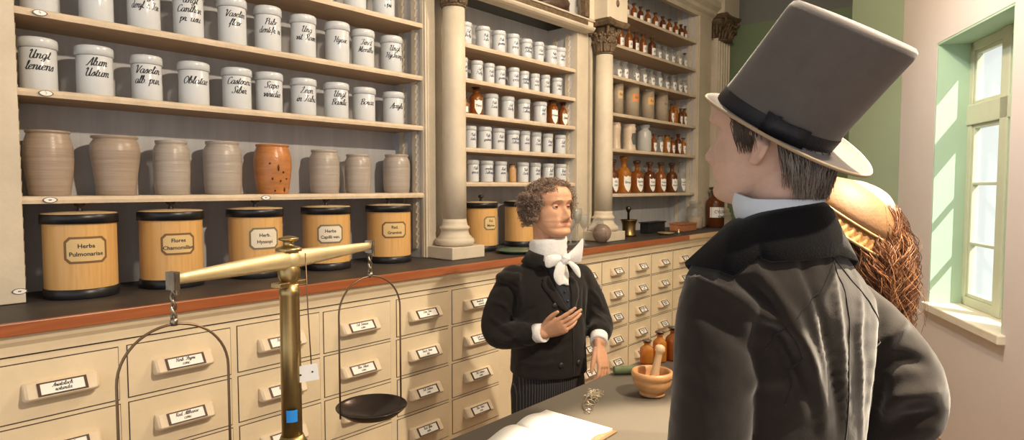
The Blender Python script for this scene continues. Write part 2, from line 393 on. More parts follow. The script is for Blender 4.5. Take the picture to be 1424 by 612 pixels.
def bay(label, x0, x1, zs, ztop, left_post=None, right_post=None, loc_y=2.67):
    t = thing('shelving_bay', label, 'shelves', ((x0+x1)/2, YB, 1.05))
    def rel(o): o.location = (-(x0+x1)/2, -YB, -1.05); return o
    rel(MB().box(x0-.025, x1+.025, YB-.004, YB+.028, 1.05, ztop).build('back_panel', BACK, t))
    for z in zs: rel(shelf_board(x0, x1, loc_y, z, t))
    for x, d in ((x0, 1), (x1, -1)):
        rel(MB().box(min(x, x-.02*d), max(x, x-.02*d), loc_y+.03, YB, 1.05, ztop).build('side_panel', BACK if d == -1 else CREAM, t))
        rel(rack_strip(x+.001*d, 1.1, ztop-.05, YB-.085, t, d))
        rel(rack_strip(x+.001*d, 1.1, ztop-.05, loc_y+.06, t, d))
    for a, b in (left_post or []), (right_post or []):
        if b is None: continue
    return t, rel
b1, rel1 = bay('left shelving bay with white jars above stoneware pots and wooden tins', .472, 2.272, (2.352, 2.065, 1.79, 1.417), 2.86, [0, None], [0, None])
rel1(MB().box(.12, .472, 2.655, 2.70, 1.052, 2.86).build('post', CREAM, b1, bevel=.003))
pp = MB(); pp.box(2.272, 2.345, 2.655, 2.70, 1.052, 2.86); pp.box(2.266, 2.272, 2.668, 2.69, 1.052, 2.86); pp.box(2.285, 2.290, 2.650, 2.66, 1.052, 2.86); pp.box(2.345, 2.545, 2.690, 2.72, 1.052, 2.86); pp.box(2.36, 2.372, 2.684, 2.69, 1.052, 2.86)
rel1(pp.build('post', CREAM, b1, bevel=.002))
b2, rel2 = bay('middle shelving bay filled with small white jars beside round column', 2.58, 3.712, (2.306, 2.099, 1.893, 1.687, 1.48), 2.62, [0, None], [0, None])
pp = MB(); pp.box(3.712, 3.85, 2.655, 2.70, 1.052, 2.75); pp.box(3.862, 3.888, 2.64, 2.70, 1.052, 2.56); pp.box(3.888, 4.015, 2.68, 2.72, 1.052, 2.75); pp.box(3.905, 3.915, 2.672, 2.68, 1.052, 2.55)
rel2(pp.build('post', CREAM, b2, bevel=.002))
b3, rel3 = bay('right shelving bay of brown and clear medicine bottles', 4.12, 5.70, (2.85, 2.585, 2.335, 2.04, 1.757, 1.396), 3.24, [0, None], [0, None])
pp = MB(); pp.box(5.70, 5.995, 2.655, 2.70, 1.052, 3.24); pp.box(5.715, 5.725, 2.648, 2.66, 1.052, 3.2)
rel3(pp.build('post', CREAM, b3, bevel=.002))
rel3(MB().box(4.02, 4.12, 2.66, 2.70, 1.052, 3.24).build('post', CREAM, b3, bevel=.002))
cor = MB(); cor.prism([(2.70, 3.09), (2.655, 3.09), (2.64, 3.12), (2.61, 3.14), (2.60, 3.17), (2.56, 3.20), (2.56, 3.26), (2.70, 3.26)], 4.1, 5.995, axis='X')
rel3(cor.build('cornice', CREAM, b3))
# enamel number plates on the left bay
def plate(x, y, z, num, par, rel):
    m = MB(); n = 24
    pts = lambda k: [(x+.021*k*math.cos(2*PI*i/n)*(1 if abs(math.cos(2*PI*i/n)) < .93 else 1.06), z+.0105*k*math.sin(2*PI*i/n)) for i in range(n)]
    m.prism(pts(1), y-.002, y, 0); m.prism(pts(.82), y-.0028, y-.002, 1)
    if num: text_mesh(m, [num], lambda u, v: (x+u, y-.0032, z+v), .012, m=0, slant=0, thin=.7)
    else: m.box(x-.005, x+.004, y-.0031, y-.0028, z-.002, z+.002, 0)
    o = rel(m.build('number_plate', [mat('plate_edge', (.12, .10, .08), .5), LABELW], par)); return o
plate(.545, 2.667, 2.052, '4', b1, rel1); plate(.553, 2.667, 1.777, '5', b1, rel1); plate(.553, 2.667, 1.404, '', b1, rel1)
plate(1.345, 2.667, 1.402, '', b1, rel1); plate(.455, 2.655, 1.093, '', b1, rel1)

# columns and their capitals
def capital(mb, c, z0, z1, r, m, n=4, ab=.14):
    """bell with two tiers of curling acanthus leaves, corner volutes and a concave abacus"""
    h = z1-z0
    mb.lathe([(r*1.0, 0), (r*1.14, h*.02), (r*1.14, h*.06), (r*.96, h*.08), (r*1.0, h*.5), (r*1.25, h*.8), (r*1.3, h*.82)], (c[0], c[1], z0), 28, m)
    for tier, (zb, zt, off, cnt) in enumerate(((.06, .42, 0, 8), (.25, .66, .5, 8))):
        for i in range(cnt):
            a = 2*PI*(i+off)/cnt
            for da in (-.2, 0, .2):
                ca, sa = math.cos(a+da), math.sin(a+da); cc = 1 - abs(da)*.5
                P = [(r*(1.0+.02)*ca+c[0], r*1.02*sa+c[1], z0+h*zb), (c[0]+r*1.12*ca, c[1]+r*1.12*sa, z0+h*lerp(zb, zt, .6*cc)), (c[0]+r*1.3*ca, c[1]+r*1.3*sa, z0+h*zt*cc), (c[0]+r*1.42*ca, c[1]+r*1.42*sa, z0+h*(zt*cc-.06))]
                mb.tube(catmull(P, 3), [.012, .014, .014, .015, .014, .013, .012, .012, .010, .009][:len(catmull(P, 3))], 5, m)
    for i in range(4):
        a = PI/4+PI/2*i; ca, sa = math.cos(a), math.sin(a)
        P = []
        for k in range(12):
            t = k/11*2.6*PI; rr = .026*(1-k/15)
            P.append((c[0]+(r*1.62+rr*math.cos(t)-.01)*ca, c[1]+(r*1.62+rr*math.cos(t)-.01)*sa, z0+h*.76+rr*math.sin(t)*1.0))
        P = [(c[0]+r*1.1*ca, c[1]+r*1.1*sa, z0+h*.45)] + P
        mb.tube(P, .010, 6, m)
    poly = []
    for i in range(4):
        a0 = PI/4+PI/2*i; a1 = a0+PI/2
        for k in range(7):
            t = k/7; x = lerp(math.cos(a0), math.cos(a1), t)*ab*1.35; y = lerp(math.sin(a0), math.sin(a1), t)*ab*1.35
            q = 1-.13*math.sin(PI*t); poly.append((c[0]+x*q, c[1]+y*q))
    mb.loft([[(c[0]+(x-c[0])*k, c[1]+(y-c[1])*k, z) for x, y in poly] for k, z in ((.88, z0+h*.83), (.95, z0+h*.88), (1.0, z0+h*.92), (1.0, z0+h))], m, False)
def column(label, cx, cy, zc0, zc1, r=.066):
    t = thing('column', label, 'column', (cx, cy, 1.05))
    MB().box(-.125, .125, -.115, .115, .002, .07).build('plinth', CREAM, t, bevel=.004)
    b = MB(); tor = [(.096, .07), (.108, .076), (.113, .092), (.108, .108), (.097, .114), (.098, .118), (.085, .128), (.079, .145), (.077, .158), (.083, .162), (.086, .170), (.083, .178), (.074, .182), (.070, .20), (.067, .22)]
    b.lathe(tor, n=48); b.build('base', CREAM, t)
    H = zc0-1.05
    MB().lathe([(.067, .215), (.067, .5), (.0655, H*.7), (.062, H), ], n=48).build('shaft', CREAM, t)
    q = MB(); capital(q, (0, 0), H, zc1-1.05, .062, 0); q.build('capital', GILT, t)
    return t
column('round cream column left of middle bay with square plinth', 2.405, 2.565, 2.44, 2.70)
c2 = column('round cream column right of middle bay under carved brown capital', 3.922, 2.56, 2.42, 2.655)
# entablature block over the second column
eb = thing('entablature_block', 'cream entablature block above second column with carved drop', 'block', (3.94, 2.58, 2.657))
MB().box(-.15, .12, -.13, .10, 0, .7).build('body', CREAM, eb, bevel=.004)
dr = MB()
for i in range(7):
    z = .12+.07*i; k = .011+.007*math.sin(i*1.7+.5)
    dr.sphere((.121, -.02, z), .02, 10, 6, 0, (.5, k/.02*1.4, 1.3))
    dr.sphere((-.02, -.131, z), .02, 10, 6, 0, (k/.02*1.4, .5, 1.3))
dr.build('carved_drop', GILT, eb)
# frieze over the middle bay
fz = thing('carved_frieze', 'carved and painted frieze above middle bay of small jars', 'frieze', (3.18, 2.60, 2.57))
m = MB(); m.prism([(.06, 0), (-.01, 0), (-.03, .008), (-.04, .018), (-.044, .028), (-.022, .031), (-.022, .068), (-.036, .070), (-.040, .078), (-.03, .084), (.06, .084)], -.66, .62, axis='X')
m.box(.55, .62, -.035, .10, .084, .62); m.box(-.66, -.59, -.035, .10, .084, .62); m.build('moulding', CREAM, fz)
m = MB(); m.prism([(-.022, .033), (-.032, .036), (-.032, .064), (-.022, .067)], -.58, .54, axis='X'); m.prism([(.49, .09), (.545, .09), (.545, .62), (.49, .62)], -.04, .0, axis='Y'); m.prism([(-.585, .09), (-.53, .09), (-.53, .62), (-.585, .62)], -.04, .0, axis='Y')
m.build('carved_band', GILT, fz)
m = MB(); m.box(-.58, .54, .07, .10, .084, .62); m.build('panel', BACK, fz)
m = MB(); n = 22
def arch(r0, r1, y0, y1, z0):
    P = [(r1*math.cos(PI*i/n)-.02, z0+r1*.8*math.sin(PI*i/n)) for i in range(n+1)] + [(r0*math.cos(PI*i/n)-.02, z0+r0*.8*math.sin(PI*i/n)) for i in range(n, -1, -1)]
    m.prism(P, y0, y1, 0)
arch(.0, .42, .03, .07, .09)
for i in range(9):
    a = PI*(i+.5)/9; m.tube(catmull([(-.02+.08*math.cos(a), .035, .09+.06*math.sin(a)), (-.02+.24*math.cos(a), .0, .09+.19*math.sin(a)), (-.02+.38*math.cos(a), .01, .09+.31*math.sin(a))], 4), [.02, .03, .035, .04, .04, .04, .035, .03, .015], 8, 0)
m.build('carved_shell', mat('dark_carving', (.06, .035, .02), .5, var=.5, scale=20), fz)
# fluted pilaster at the end of the shelves
pl = thing('fluted_pilaster', 'fluted pilaster with brown leafy capital by green wall', 'pilaster', (6.175, 2.63, 1.05))
q = MB(); nf = 5; W = .30; y0 = -.03; poly = [(-W/2, .08), (-W/2, y0)]
for i in range(nf):
    c = -W/2+W*(i+.5)/nf
    for k in range(7):
        a = PI*k/6; poly.append((c-.022*math.cos(a), y0+.022*math.sin(a)))
poly += [(W/2, y0), (W/2, .08)]
q.prism(poly, .18, 1.88, axis='Z'); q.build('shaft', CREAM, pl)
q = MB(); q.box(-.172, .172, -.07, .08, .002, .09); q.prism([(.08, .09), (-.06, .09), (-.065, .11), (-.06, .13), (-.045, .14), (-.045, .165), (-.03, .18), (.08, .18)], -.17, .17, axis='X'); q.build('base', CREAM, pl)
q = MB(); capital(q, (0, .05), 1.86, 2.11, .135, 0, ab=.19); q.build('capital', GILT, pl)
MB().box(-.175, .2, -.10, .1, 2.112, 2.38).build('block', CREAM, pl, bevel=.004)

# ------------------------------------------------------------------ worktop and drawer cabinets
wt = thing('worktop', 'black topped worktop with red-brown front edge under the shelves', 'worktop', (2.5, 2.6, 1.05))
MB().box(-2.9, 3.9, -.30, YB-2.6, -.03, 0).build('top', BLACKTOP, wt)
MB().box(-2.9, 2.29, -.32, -.30, -.038, .001).build('edge', REDRIM, wt, bevel=.003)
tag(MB().box(2.29, 3.9, -.32, -.30, -.038, .001).build('edge', wood('pale_repair_edge', (.55, .36, .19), (.62, .43, .25), 'X', 10), wt, bevel=.003), 'pale repaired end of edge')
HANDP = mat('handle_paint', (.70, .58, .42), .5, var=.10, scale=9)
def cabinet(label, x0, x1, cols, rows, words):
    t = thing('drawer_cabinet', label, 'cabinet', ((x0+x1)/2, 2.55, 0)); ox = (x0+x1)/2
    b = MB(); b.box(x0-ox, x1-ox, -.224, .35, .0, 1.012); b.build('carcass', CREAMD, t)
    b = MB(); b.prism([(-.22, .944), (-.232, .946), (-.236, .975), (-.248, .99), (-.256, 1.012), (-.22, 1.012)], x0-ox, x1-ox, axis='X'); b.build('top_moulding', CREAMD, t)
    b = MB(); b.box(x0-ox, x1-ox, -.2255, -.22, .9405, .9445); b.build('groove', GROOVE, t)
    meshes = {}
    k = 0
    for (a, c) in cols:
        w_ = c-a
        for (z1, h) in rows:
            z0 = z1-h; cx, cz = (a+c)/2-ox, (z0+z1)/2
            key = (round(w_, 3), round(h, 3))
            if key not in meshes:
                d = MB(); d.box(-w_/2-.003, w_/2+.0022, -.2252, -.22, -h/2-.004, h/2+.0032, 1); d.box(-w_/2, w_/2, -.2275, -.2, -h/2, h/2, 0)
                meshes[key] = d
            jx, jz = random.uniform(-.002, .002), random.uniform(-.0015, .0015)
            dw = meshes[key].build('drawer', [CREAMD, GROOVE], t, (cx+jx, 0, cz+jz))
            hw_ = .098 if x0 < 0 else .070
            hx = .0 if w_ > .32 else .0
            hd = MB(); pr = [(0, -.024), (-.012, -.027), (-.038, -.022), (-.045, -.013), (-.016, .025), (0, .029)]
            rings = []
            for u, sc_ in ((-1, .55), (-.97, .82), (-.9, 1), (.9, 1), (.97, .82), (1, .55)):
                rings.append([(hx+u*hw_, -.2275+y*sc_, z*(.75+.25*sc_)+(-.002)) for y, z in pr])
            hd.loft(rings, 0, False); hd.build('handle', HANDP, dw, bevel=.0025)
            C = Vector((0, -.2275-.0308, .0045)); T = Vector((0, .607, .795)); N = Vector((0, -.795, .607))
            lw, lh = hw_*.58, .0178
            def on(u, v, d): return tuple(C + Vector((hx+u, 0, 0)) + T*v + N*d)
            def slab(mb, u0, u1, v0, v1, d0, d1, m=0):
                v = [on(u0,v0,d0), on(u1,v0,d0), on(u1,v1,d0), on(u0,v1,d0), on(u0,v0,d1), on(u1,v0,d1), on(u1,v1,d1), on(u0,v1,d1)]
                mb.add(v, [(0,3,2,1),(4,5,6,7),(0,1,5,4),(1,2,6,5),(2,3,7,6),(3,0,4,7)], m)
            fr = MB(); e_ = .004
            slab(fr, -lw-e_*1.8, -lw, -lh-e_, lh+e_, -.001, .003); slab(fr, lw, lw+e_*1.8, -lh-e_, lh+e_, -.001, .003)
            slab(fr, -lw, lw, -lh-e_, -lh, -.001, .003); slab(fr, -lw, lw, lh, lh+e_, -.001, .003)
            fr.build('label_holder', mat('label_holder_brown', (.07, .04, .028), .45, .4), dw)
            cd = MB(); slab(cd, -lw, lw, -lh, lh, -.001, .001, 0)
            ln = words[k % len(words)]; k += 1
            text_mesh(cd, ln, lambda u, v: on(u, v, .0014), .0125, 1.15, lw*1.75, 1, nib=1.5, thin=.8)
            cd.build('label_card', [mat('drawer_card', (.86, .84, .78), .6), INK], dw)
    return t
WORDS = [['Aristoloch.', 'rotunda'], ['Cort. rad.', 'Berberid.'], ['Fol. Sennae', 'conc.'], ['Flor. Tiliae', 'conc.'], ['Herb. Thymi', 'conc.'], ['Rad. Althaeae', 'conc.'], ['Sem. Lini', 'tot.'], ['Fruct. Anisi', 'tot.'], ['Fol. Salviae', 'conc.'], ['Rad. Rhei', 'pulv.']]
LC = [(.33, .65), (.68, 1.022), (1.048, 1.394), (1.418, 1.765), (1.803, 2.129), (2.159, 2.51)]
cabinet('left drawer cabinet of wide cream drawers with label handles', -.2, 2.88, LC, [(.918-.193*i, .174) for i in range(4)], WORDS)
RC = [(3.235, 3.533), (3.55, 3.886), (3.908, 4.216), (4.238, 4.574), (4.59, 4.916), (5.29, 5.6)]
cabinet('right drawer cabinet of small cream drawers in five rows', 2.88, 6.3, RC, [(.934-.1625*i, .149) for i in range(5)], WORDS[3:]+WORDS[:3])
# ------------------------------------------------------------------ porcelain jars
def jar_mesh(r, h):
    b = MB(); b.lathe([(r*.93, 0), (r*.97, .004), (r*.97, h*.80), (r*.96, h*.805)], n=40)
    return b
def lid_mesh(r, h):
    l = MB(); z = h*.81
    l.lathe([(r*.985, z), (r*1.035, z+.001), (r*1.035, h*.955), (r*1.0, h*.985), (r*.93, h), (r*.5, h*1.004), (1e-4, h*1.006)], n=40)
    return l
def jar(x, y, z, r, h, lines, ang, label, group, size=.026, ink=INK, maxw=None, vz=.52):
    t = thing('porcelain_jar', label, 'jar', (x, y, z+.001), group=group)
    bd = jar_mesh(r, h); bd.lathe([(r*.955, h*.800), (r*.99, h*.802), (r*.99, h*.812), (r*.955, h*.815)], n=40, m=1)
    bd.build('body', [PORC, PORCD], t)
    lid_mesh(r, h).build('lid', PORC, t)
    if lines:
        tm = MB(); text_mesh(tm, lines, cyl_map(r*.97+.0006, h*vz, math.radians(ang)), size*.9, 1.3, maxw or r*1.75, 0, nib=1.25 if r > .05 else 1.4, thin=.4 if r > .05 else .6)
        tm.build('lettering', ink, t)
    return t
ORD = ['first', 'second', 'third', 'fourth', 'fifth', 'sixth', 'seventh', 'eighth', 'ninth', 'tenth', 'eleventh', 'twelfth']
g5 = 'white jars on the shelf above the pots'
R5 = [(.557, .058, .19, ['Ungt', 'leniens'], -98.9), (.732, .062, .19, ['Alum', 'Ustum'], -98), (.915, .056, .185, ['Vaselin', 'alb. pur.'], -105), (1.095, .061, .185, ['Oblatae'], -103), (1.278, .062, .185, ['Castoreu', 'Sibir.'], -103), (1.43, .061, .187, ['Sapo', 'viridis'], -105), (1.606, .061, .182, ['Leon', 'in Tabu'], -104), (1.781, .062, .182, ['Ungt', 'Basilic'], -106), (1.959, .061, .181, ['Borax'], -106), (2.152, .058, .18, ['Amylu'], -106)]
for i, (x, r, h, ln, a) in enumerate(R5):
    jar(x, 2.78+random.uniform(-.01, .01), 1.79, r, h, ln, a, 'white porcelain jar lettered %s, %s from left on shelf above pots' % (' '.join(ln).replace('.', ''), ORD[i]), g5, .034, vz=.54)
g4 = 'white jars on the third shelf above the pots'
R4 = [(.569, .058, .2, [], 0), (.746, .058, .2, [], 0), (.908, .06, .21, ['Ungt', 'deryl. c. Tar'], -101), (1.078, .06, .213, ['Ungt', 'Canthar.', 'pr. usu'], -104), (1.26, .06, .21, ['Vaselin', 'flav.'], -101), (1.43, .06, .212, ['Pulv', 'dentifr. ni'], -105), (1.604, .06, .206, ['Ung', 'vit. Rosm'], -104), (1.792, .061, .209, ['Hyosc'], -106), (1.948, .06, .202, ['Tinct', 'Mentho'], -107), (2.132, .059, .202, ['Ungt', 'Hydrarg'], -108)]
for i, (x, r, h, ln, a) in enumerate(R4):
    jar(x, 2.78+random.uniform(-.01, .01), 2.065, r, h, ln, a, ('white porcelain jar lettered %s, %s from left one shelf higher' % (' '.join(ln).replace('.', ''), ORD[i])) if ln else 'white porcelain jar cut by picture top, %s from left on upper shelf' % ORD[i], g4, .032, vz=.54)
for i, (x, ln) in enumerate(((1.71, []), (1.905, []), (2.09, ['Elix', 'opii']))):
    jar(x, 2.78, 2.352, .06, .2, ln, -104, 'white porcelain jar on topmost shelf of left bay, %s from left' % ORD[i], 'white jars on the topmost shelf', .03, vz=.42)

# ------------------------------------------------------------------ stoneware pots
POTP = {
'belly': [(.84, 0), (.86, .01), (.90, .10), (1.0, .35), (1.05, .55), (1.03, .74), (.95, .87), (.885, .935), (.87, .955), (.92, .965), (.93, .985), (.91, 1.0), (.82, 1.0), (.80, .97), (.80, .6), (.78, .05), (0.001, .04)],
'shoulder': [(.80, 0), (.82, .01), (.83, .12), (.90, .35), (1.0, .6), (1.04, .74), (1.0, .86), (.90, .925), (.86, .945), (.97, .965), (.98, .985), (.95, 1.0), (.82, 1.0), (.80, .96), (.78, .05), (.001, .04)],
'straight': [(.90, 0), (.92, .01), (.97, .15), (1.0, .45), (1.0, .72), (.96, .84), (.86, .91), (.82, .935), (.87, .95), (.88, .985), (.86, 1.0), (.77, 1.0), (.75, .96), (.75, .05), (.001, .04)]}
def pot(x, r, h, kind, m, label):
    pr = [(a*r, b*h) for a, b in POTP[kind]]
    b = MB(); b.lathe(pr, n=48, cap=False)
    o = b.build('stoneware_pot', m, loc=(x, 2.79, 1.418)); tag(o, label, 'pot', 'stoneware pots on the lowest shelf'); return o
pot(.579, .074, .237, 'belly', STONE, 'wide brownish stoneware pot, leftmost on the pot shelf')
pot(.794, .083, .230, 'shoulder', STONE, 'shouldered stoneware pot with flared rim, second from left')
pot(1.0, .069, .224, 'straight', STONE2, 'narrow grey stoneware pot, third from left on the pot shelf')
pot(1.211, .079, .232, 'straight', STONE2, 'tall grey ridged stoneware pot left of the orange pot')
po = pot(1.444, .081, .230, 'belly', STONEO, 'orange-brown glazed stoneware pot with dark drips')
dm = MB()
for a, z, s_ in ((-100, .12, .016), (-118, .07, .006), (-92, .06, .005), (-84, .10, .005), (-75, .02, .012), (-110, .015, .005), (-125, .14, .005), (-70, .07, .004)):
    rr = .0822*interp([(0, .86), (.1, .9), (.35, 1.0), (.55, 1.05), (.74, 1.03), (1, .9)], z/.23); A_ = math.radians(a)
    dm.sphere((rr*math.cos(A_), rr*math.sin(A_), z), .004, 10, 6, 0, (1, 1, s_/.004))
dm.build('glaze_drip', mat('black_glaze', (.03, .02, .012), .3), po)
pot(1.719, .074, .217, 'straight', STONE2, 'grey stoneware pot right of the orange pot')
pot(1.918, .069, .203, 'straight', STONE2, 'small grey stoneware pot, second from right on the pot shelf')
pot(2.173, .075, .212, 'straight', STONE2, 'grey stoneware pot, rightmost on the pot shelf')

# ------------------------------------------------------------------ wood-grained herb tins
FONT_LINES = {}
def print_text(lines, size, mapf, mb, m=0, bold=.0, lead=1.35):
    """plain printed capitals and small letters, laid through mapf"""
    for i, s_ in enumerate(lines):
        cu = bpy.data.curves.new('t', 'FONT'); cu.body = s_; cu.size = size; cu.align_x = 'CENTER'; cu.resolution_u = 2; cu.offset = bold
        ob = bpy.data.objects.new('t', cu); COL.objects.link(ob)
        dg = bpy.context.evaluated_depsgraph_get(); me = bpy.data.meshes.new_from_object(ob.evaluated_get(dg))
        v0 = ((len(lines)-1)/2-i)*size*lead - size*.32
        mb.add([mapf(v.co.x, v.co.y+v0) for v in me.vertices], [tuple(p.vertices) for p in me.polygons], m)
        bpy.data.objects.remove(ob); bpy.data.curves.remove(cu); bpy.data.meshes.remove(me)
def curved_patch(mb, poly, mapf, m, seg=14):
    """a flat outline with x-monotone top and bottom wrapped through mapf"""
    us = [p[0] for p in poly]; u0, u1 = min(us), max(us); n = len(poly)
    def span(u):
        ys = []
        for i in range(n):
            (a, b), (c, d) = poly[i], poly[(i+1) % n]
            if a == c: 
                if abs(u-a) < 1e-9: ys += [b, d]
                continue
            t = (u-a)/(c-a)
            if -1e-9 <= t <= 1+1e-9: ys.append(b+(d-b)*t)
        return min(ys), max(ys)
    xs = sorted(set([round(u0+(u1-u0)*i/seg, 7) for i in range(seg+1)] + [round(u, 7) for u in us]))
    v = []; f = []
    for u in xs:
        u = min(max(u, u0), u1); a, b = span(u); v += [mapf(u, a), mapf(u, b)]
    for i in range(len(xs)-1): f.append((2*i, 2*i+2, 2*i+3, 2*i+1))
    mb.add(v, f, m, True)
def tin(x, y, r, lines, ang, paper, border, label, w=.125, hgt=.085, group='wood-grained herb tins on the worktop'):
    t = thing('herb_tin', label, 'tin', (x, y, 1.051), group=group); H = .302
    MB().lathe([(r*.97, .03), (r*.97, H-.03)], n=56, cap=False).build('body', TINW, t)
    b = MB(); b.lathe([(r*.985, 0), (r*1.0, .003), (r*1.0, .033), (r*.97, .035)], n=56); b.build('bottom_band', TINB, t)
    l = MB(); l.lathe([(r*.985, H-.034), (r*1.025, H-.034), (r*1.025, H-.002), (r*1.0, H)], n=56, cap=False); l.lathe([(r*1.0, H), (r*.97, H+.003), (r*.5, H+.007), (1e-4, H+.008)], n=56, cap=False, m=1)
    l.build('lid', [TINB, mat('lid_top_tan', (.50, .36, .20), .45, var=.2)], t)
    k = MB(); k.lathe([(.014, H+.006), (.008, H+.014), (.007, H+.024), (.016, H+.030), (.019, H+.038), (.014, H+.046), (1e-4, H+.048)], n=20); k.build('knob', TINB, t)
    c = .016; zc = .175
    def octo(w_, h_, c_): return [(-w_/2, -h_/2+c_), (-w_/2+c_, -h_/2), (w_/2-c_, -h_/2), (w_/2, -h_/2+c_), (w_/2, h_/2-c_), (w_/2-c_, h_/2), (-w_/2+c_, h_/2), (-w_/2, h_/2-c_)]
    lb = MB(); A_ = math.radians(ang)
    curved_patch(lb, octo(w, hgt, c), cyl_map(r*.97+.0012, zc, A_), 0); curved_patch(lb, octo(w-.016, hgt-.016, c*.8), cyl_map(r*.97+.002, zc, A_), 1)
    print_text(lines, .021, cyl_map(r*.97+.0026, zc, A_), lb, 2, .0004)
    lb.build('label', [border, paper, INK], t)
    return t
tin(.647, 2.70, .118, ['Herba', 'Pulmonariae'], -95.4, PAPERY, BROWNB, 'wood-grained herb tin labelled Herba Pulmonariae, leftmost on the worktop', .135, .095)
tin(.959, 2.70, .118, ['Flores', 'Chamomillae'], -97.5, PAPERY, BROWNB, 'wood-grained herb tin labelled Flores Chamomillae')
tin(1.311, 2.70, .117, ['Herb.', 'Hyssopi'], -97, PAPERW, OLIVE, 'wood-grained herb tin labelled Herb Hyssopi with ivory label', .13, .095)
tin(1.669, 2.70, .116, ['Herba', 'Capilli ven.'], -112, PAPERW, OLIVE, 'wood-grained herb tin labelled Herba Capilli with ivory label', .125, .09)
tin(2.048, 2.70, .119, ['Rad.', 'Graminis'], -112, PAPERY, BROWNB, 'wood-grained herb tin with square yellow label, right end of left bay', .135, .085)
tin(2.786, 2.73, .105, ['Fol.', 'Malvae'], -98, PAPERY, OLIVE, 'wood-grained herb tin right of the round column in middle bay', .10, .085, 'herb tins in the middle bay')
tin(3.20, 2.76, .11, ['Fol.', 'Farfarae'], -98, PAPERY, OLIVE, 'wood-grained herb tin half hidden behind the curly haired man', .10, .085, 'herb tins in the middle bay')
gd = MB(); gd.lathe([(.10, 0), (.115, .004), (.13, .014), (.135, .018), (.13, .0185), (.112, .009), (1e-4, .006)], n=40)
tag(gd.build('glass_dish', mat('dark_green_glaze', (.05, .12, .09), .12), loc=(2.83, 2.46, 1.0512)), 'shallow dark green dish on the worktop in front of tin', 'dish')

# ------------------------------------------------------------------ middle bay: small jars and amber bottles
WB = [['Ungt', 'Cerae'], ['Pulv', 'Lactis'], ['Pulv', 'Ipecac'], ['Sal', 'Vichy'], ['Ungt', 'Zinci'], ['Emplast', 'Litharg'], ['Pulv', 'Talci'], ['Sulf', 'dep'], ['Rad', 'Ireos'], ['Pulv', 'Gummi']]
def small_row(z, data, shelfname, hs, grp):
    for i, (x, r) in enumerate(data):
        jar(x, 2.77+random.uniform(-.008, .008), z, r, hs+random.uniform(-.004, .004), WB[(i*3+int(z*10)) % len(WB)], -106-4*i/7, 'small white porcelain jar, %s from left on %s of middle bay' % (ORD[i], shelfname), grp, .021, INKB, r*1.5, .50)
small_row(2.306, [(2.69, .041), (2.839, .046), (2.989, .045), (3.127, .042), (3.273, .041), (3.402, .038), (3.548, .044), (3.70, .044)][:7] + [(3.66, .044)], 'top shelf', .150, 'small jars on the top shelf of the middle bay')
small_row(2.099, [(2.663, .036), (2.786, .039), (2.901, .036), (3.012, .038), (3.134, .038), (3.25, .035), (3.366, .035), (3.483, .035), (3.625, .039)], 'second shelf', .138, 'small jars on the second shelf of the middle bay')
small_row(1.687, [(2.73, .039), (2.857, .045), (2.991, .043), (3.13, .045), (3.264, .038), (3.387, .038), (3.518, .039), (3.655, .042)], 'fourth shelf', .141, 'small jars on the fourth shelf of the middle bay')
for i, (x, r) in enumerate([(2.925, .045), (3.083, .045), (3.247, .045), (3.425, .048)]):
    jar(x, 2.77, 1.893, r, .152, WB[(i*2+1) % 10], -108, 'small white porcelain jar, %s from left between brown bottles in middle bay' % ORD[i], 'small jars on the third shelf of the middle bay', .021, INKB, r*1.5)
for i, (x, r) in enumerate([(2.756, .039), (2.88, .043), (3.012, .042), (3.238, .042), (3.371, .040), (3.518, .043), (3.665, .045)]):
    jar(x, 2.77, 1.48, r, .137, WB[(i*3+2) % 10], -108, 'small white porcelain jar, %s from left on lowest shelf of middle bay' % ORD[i], 'small jars on the lowest shelf of the middle bay', .021, INKB, r*1.5)

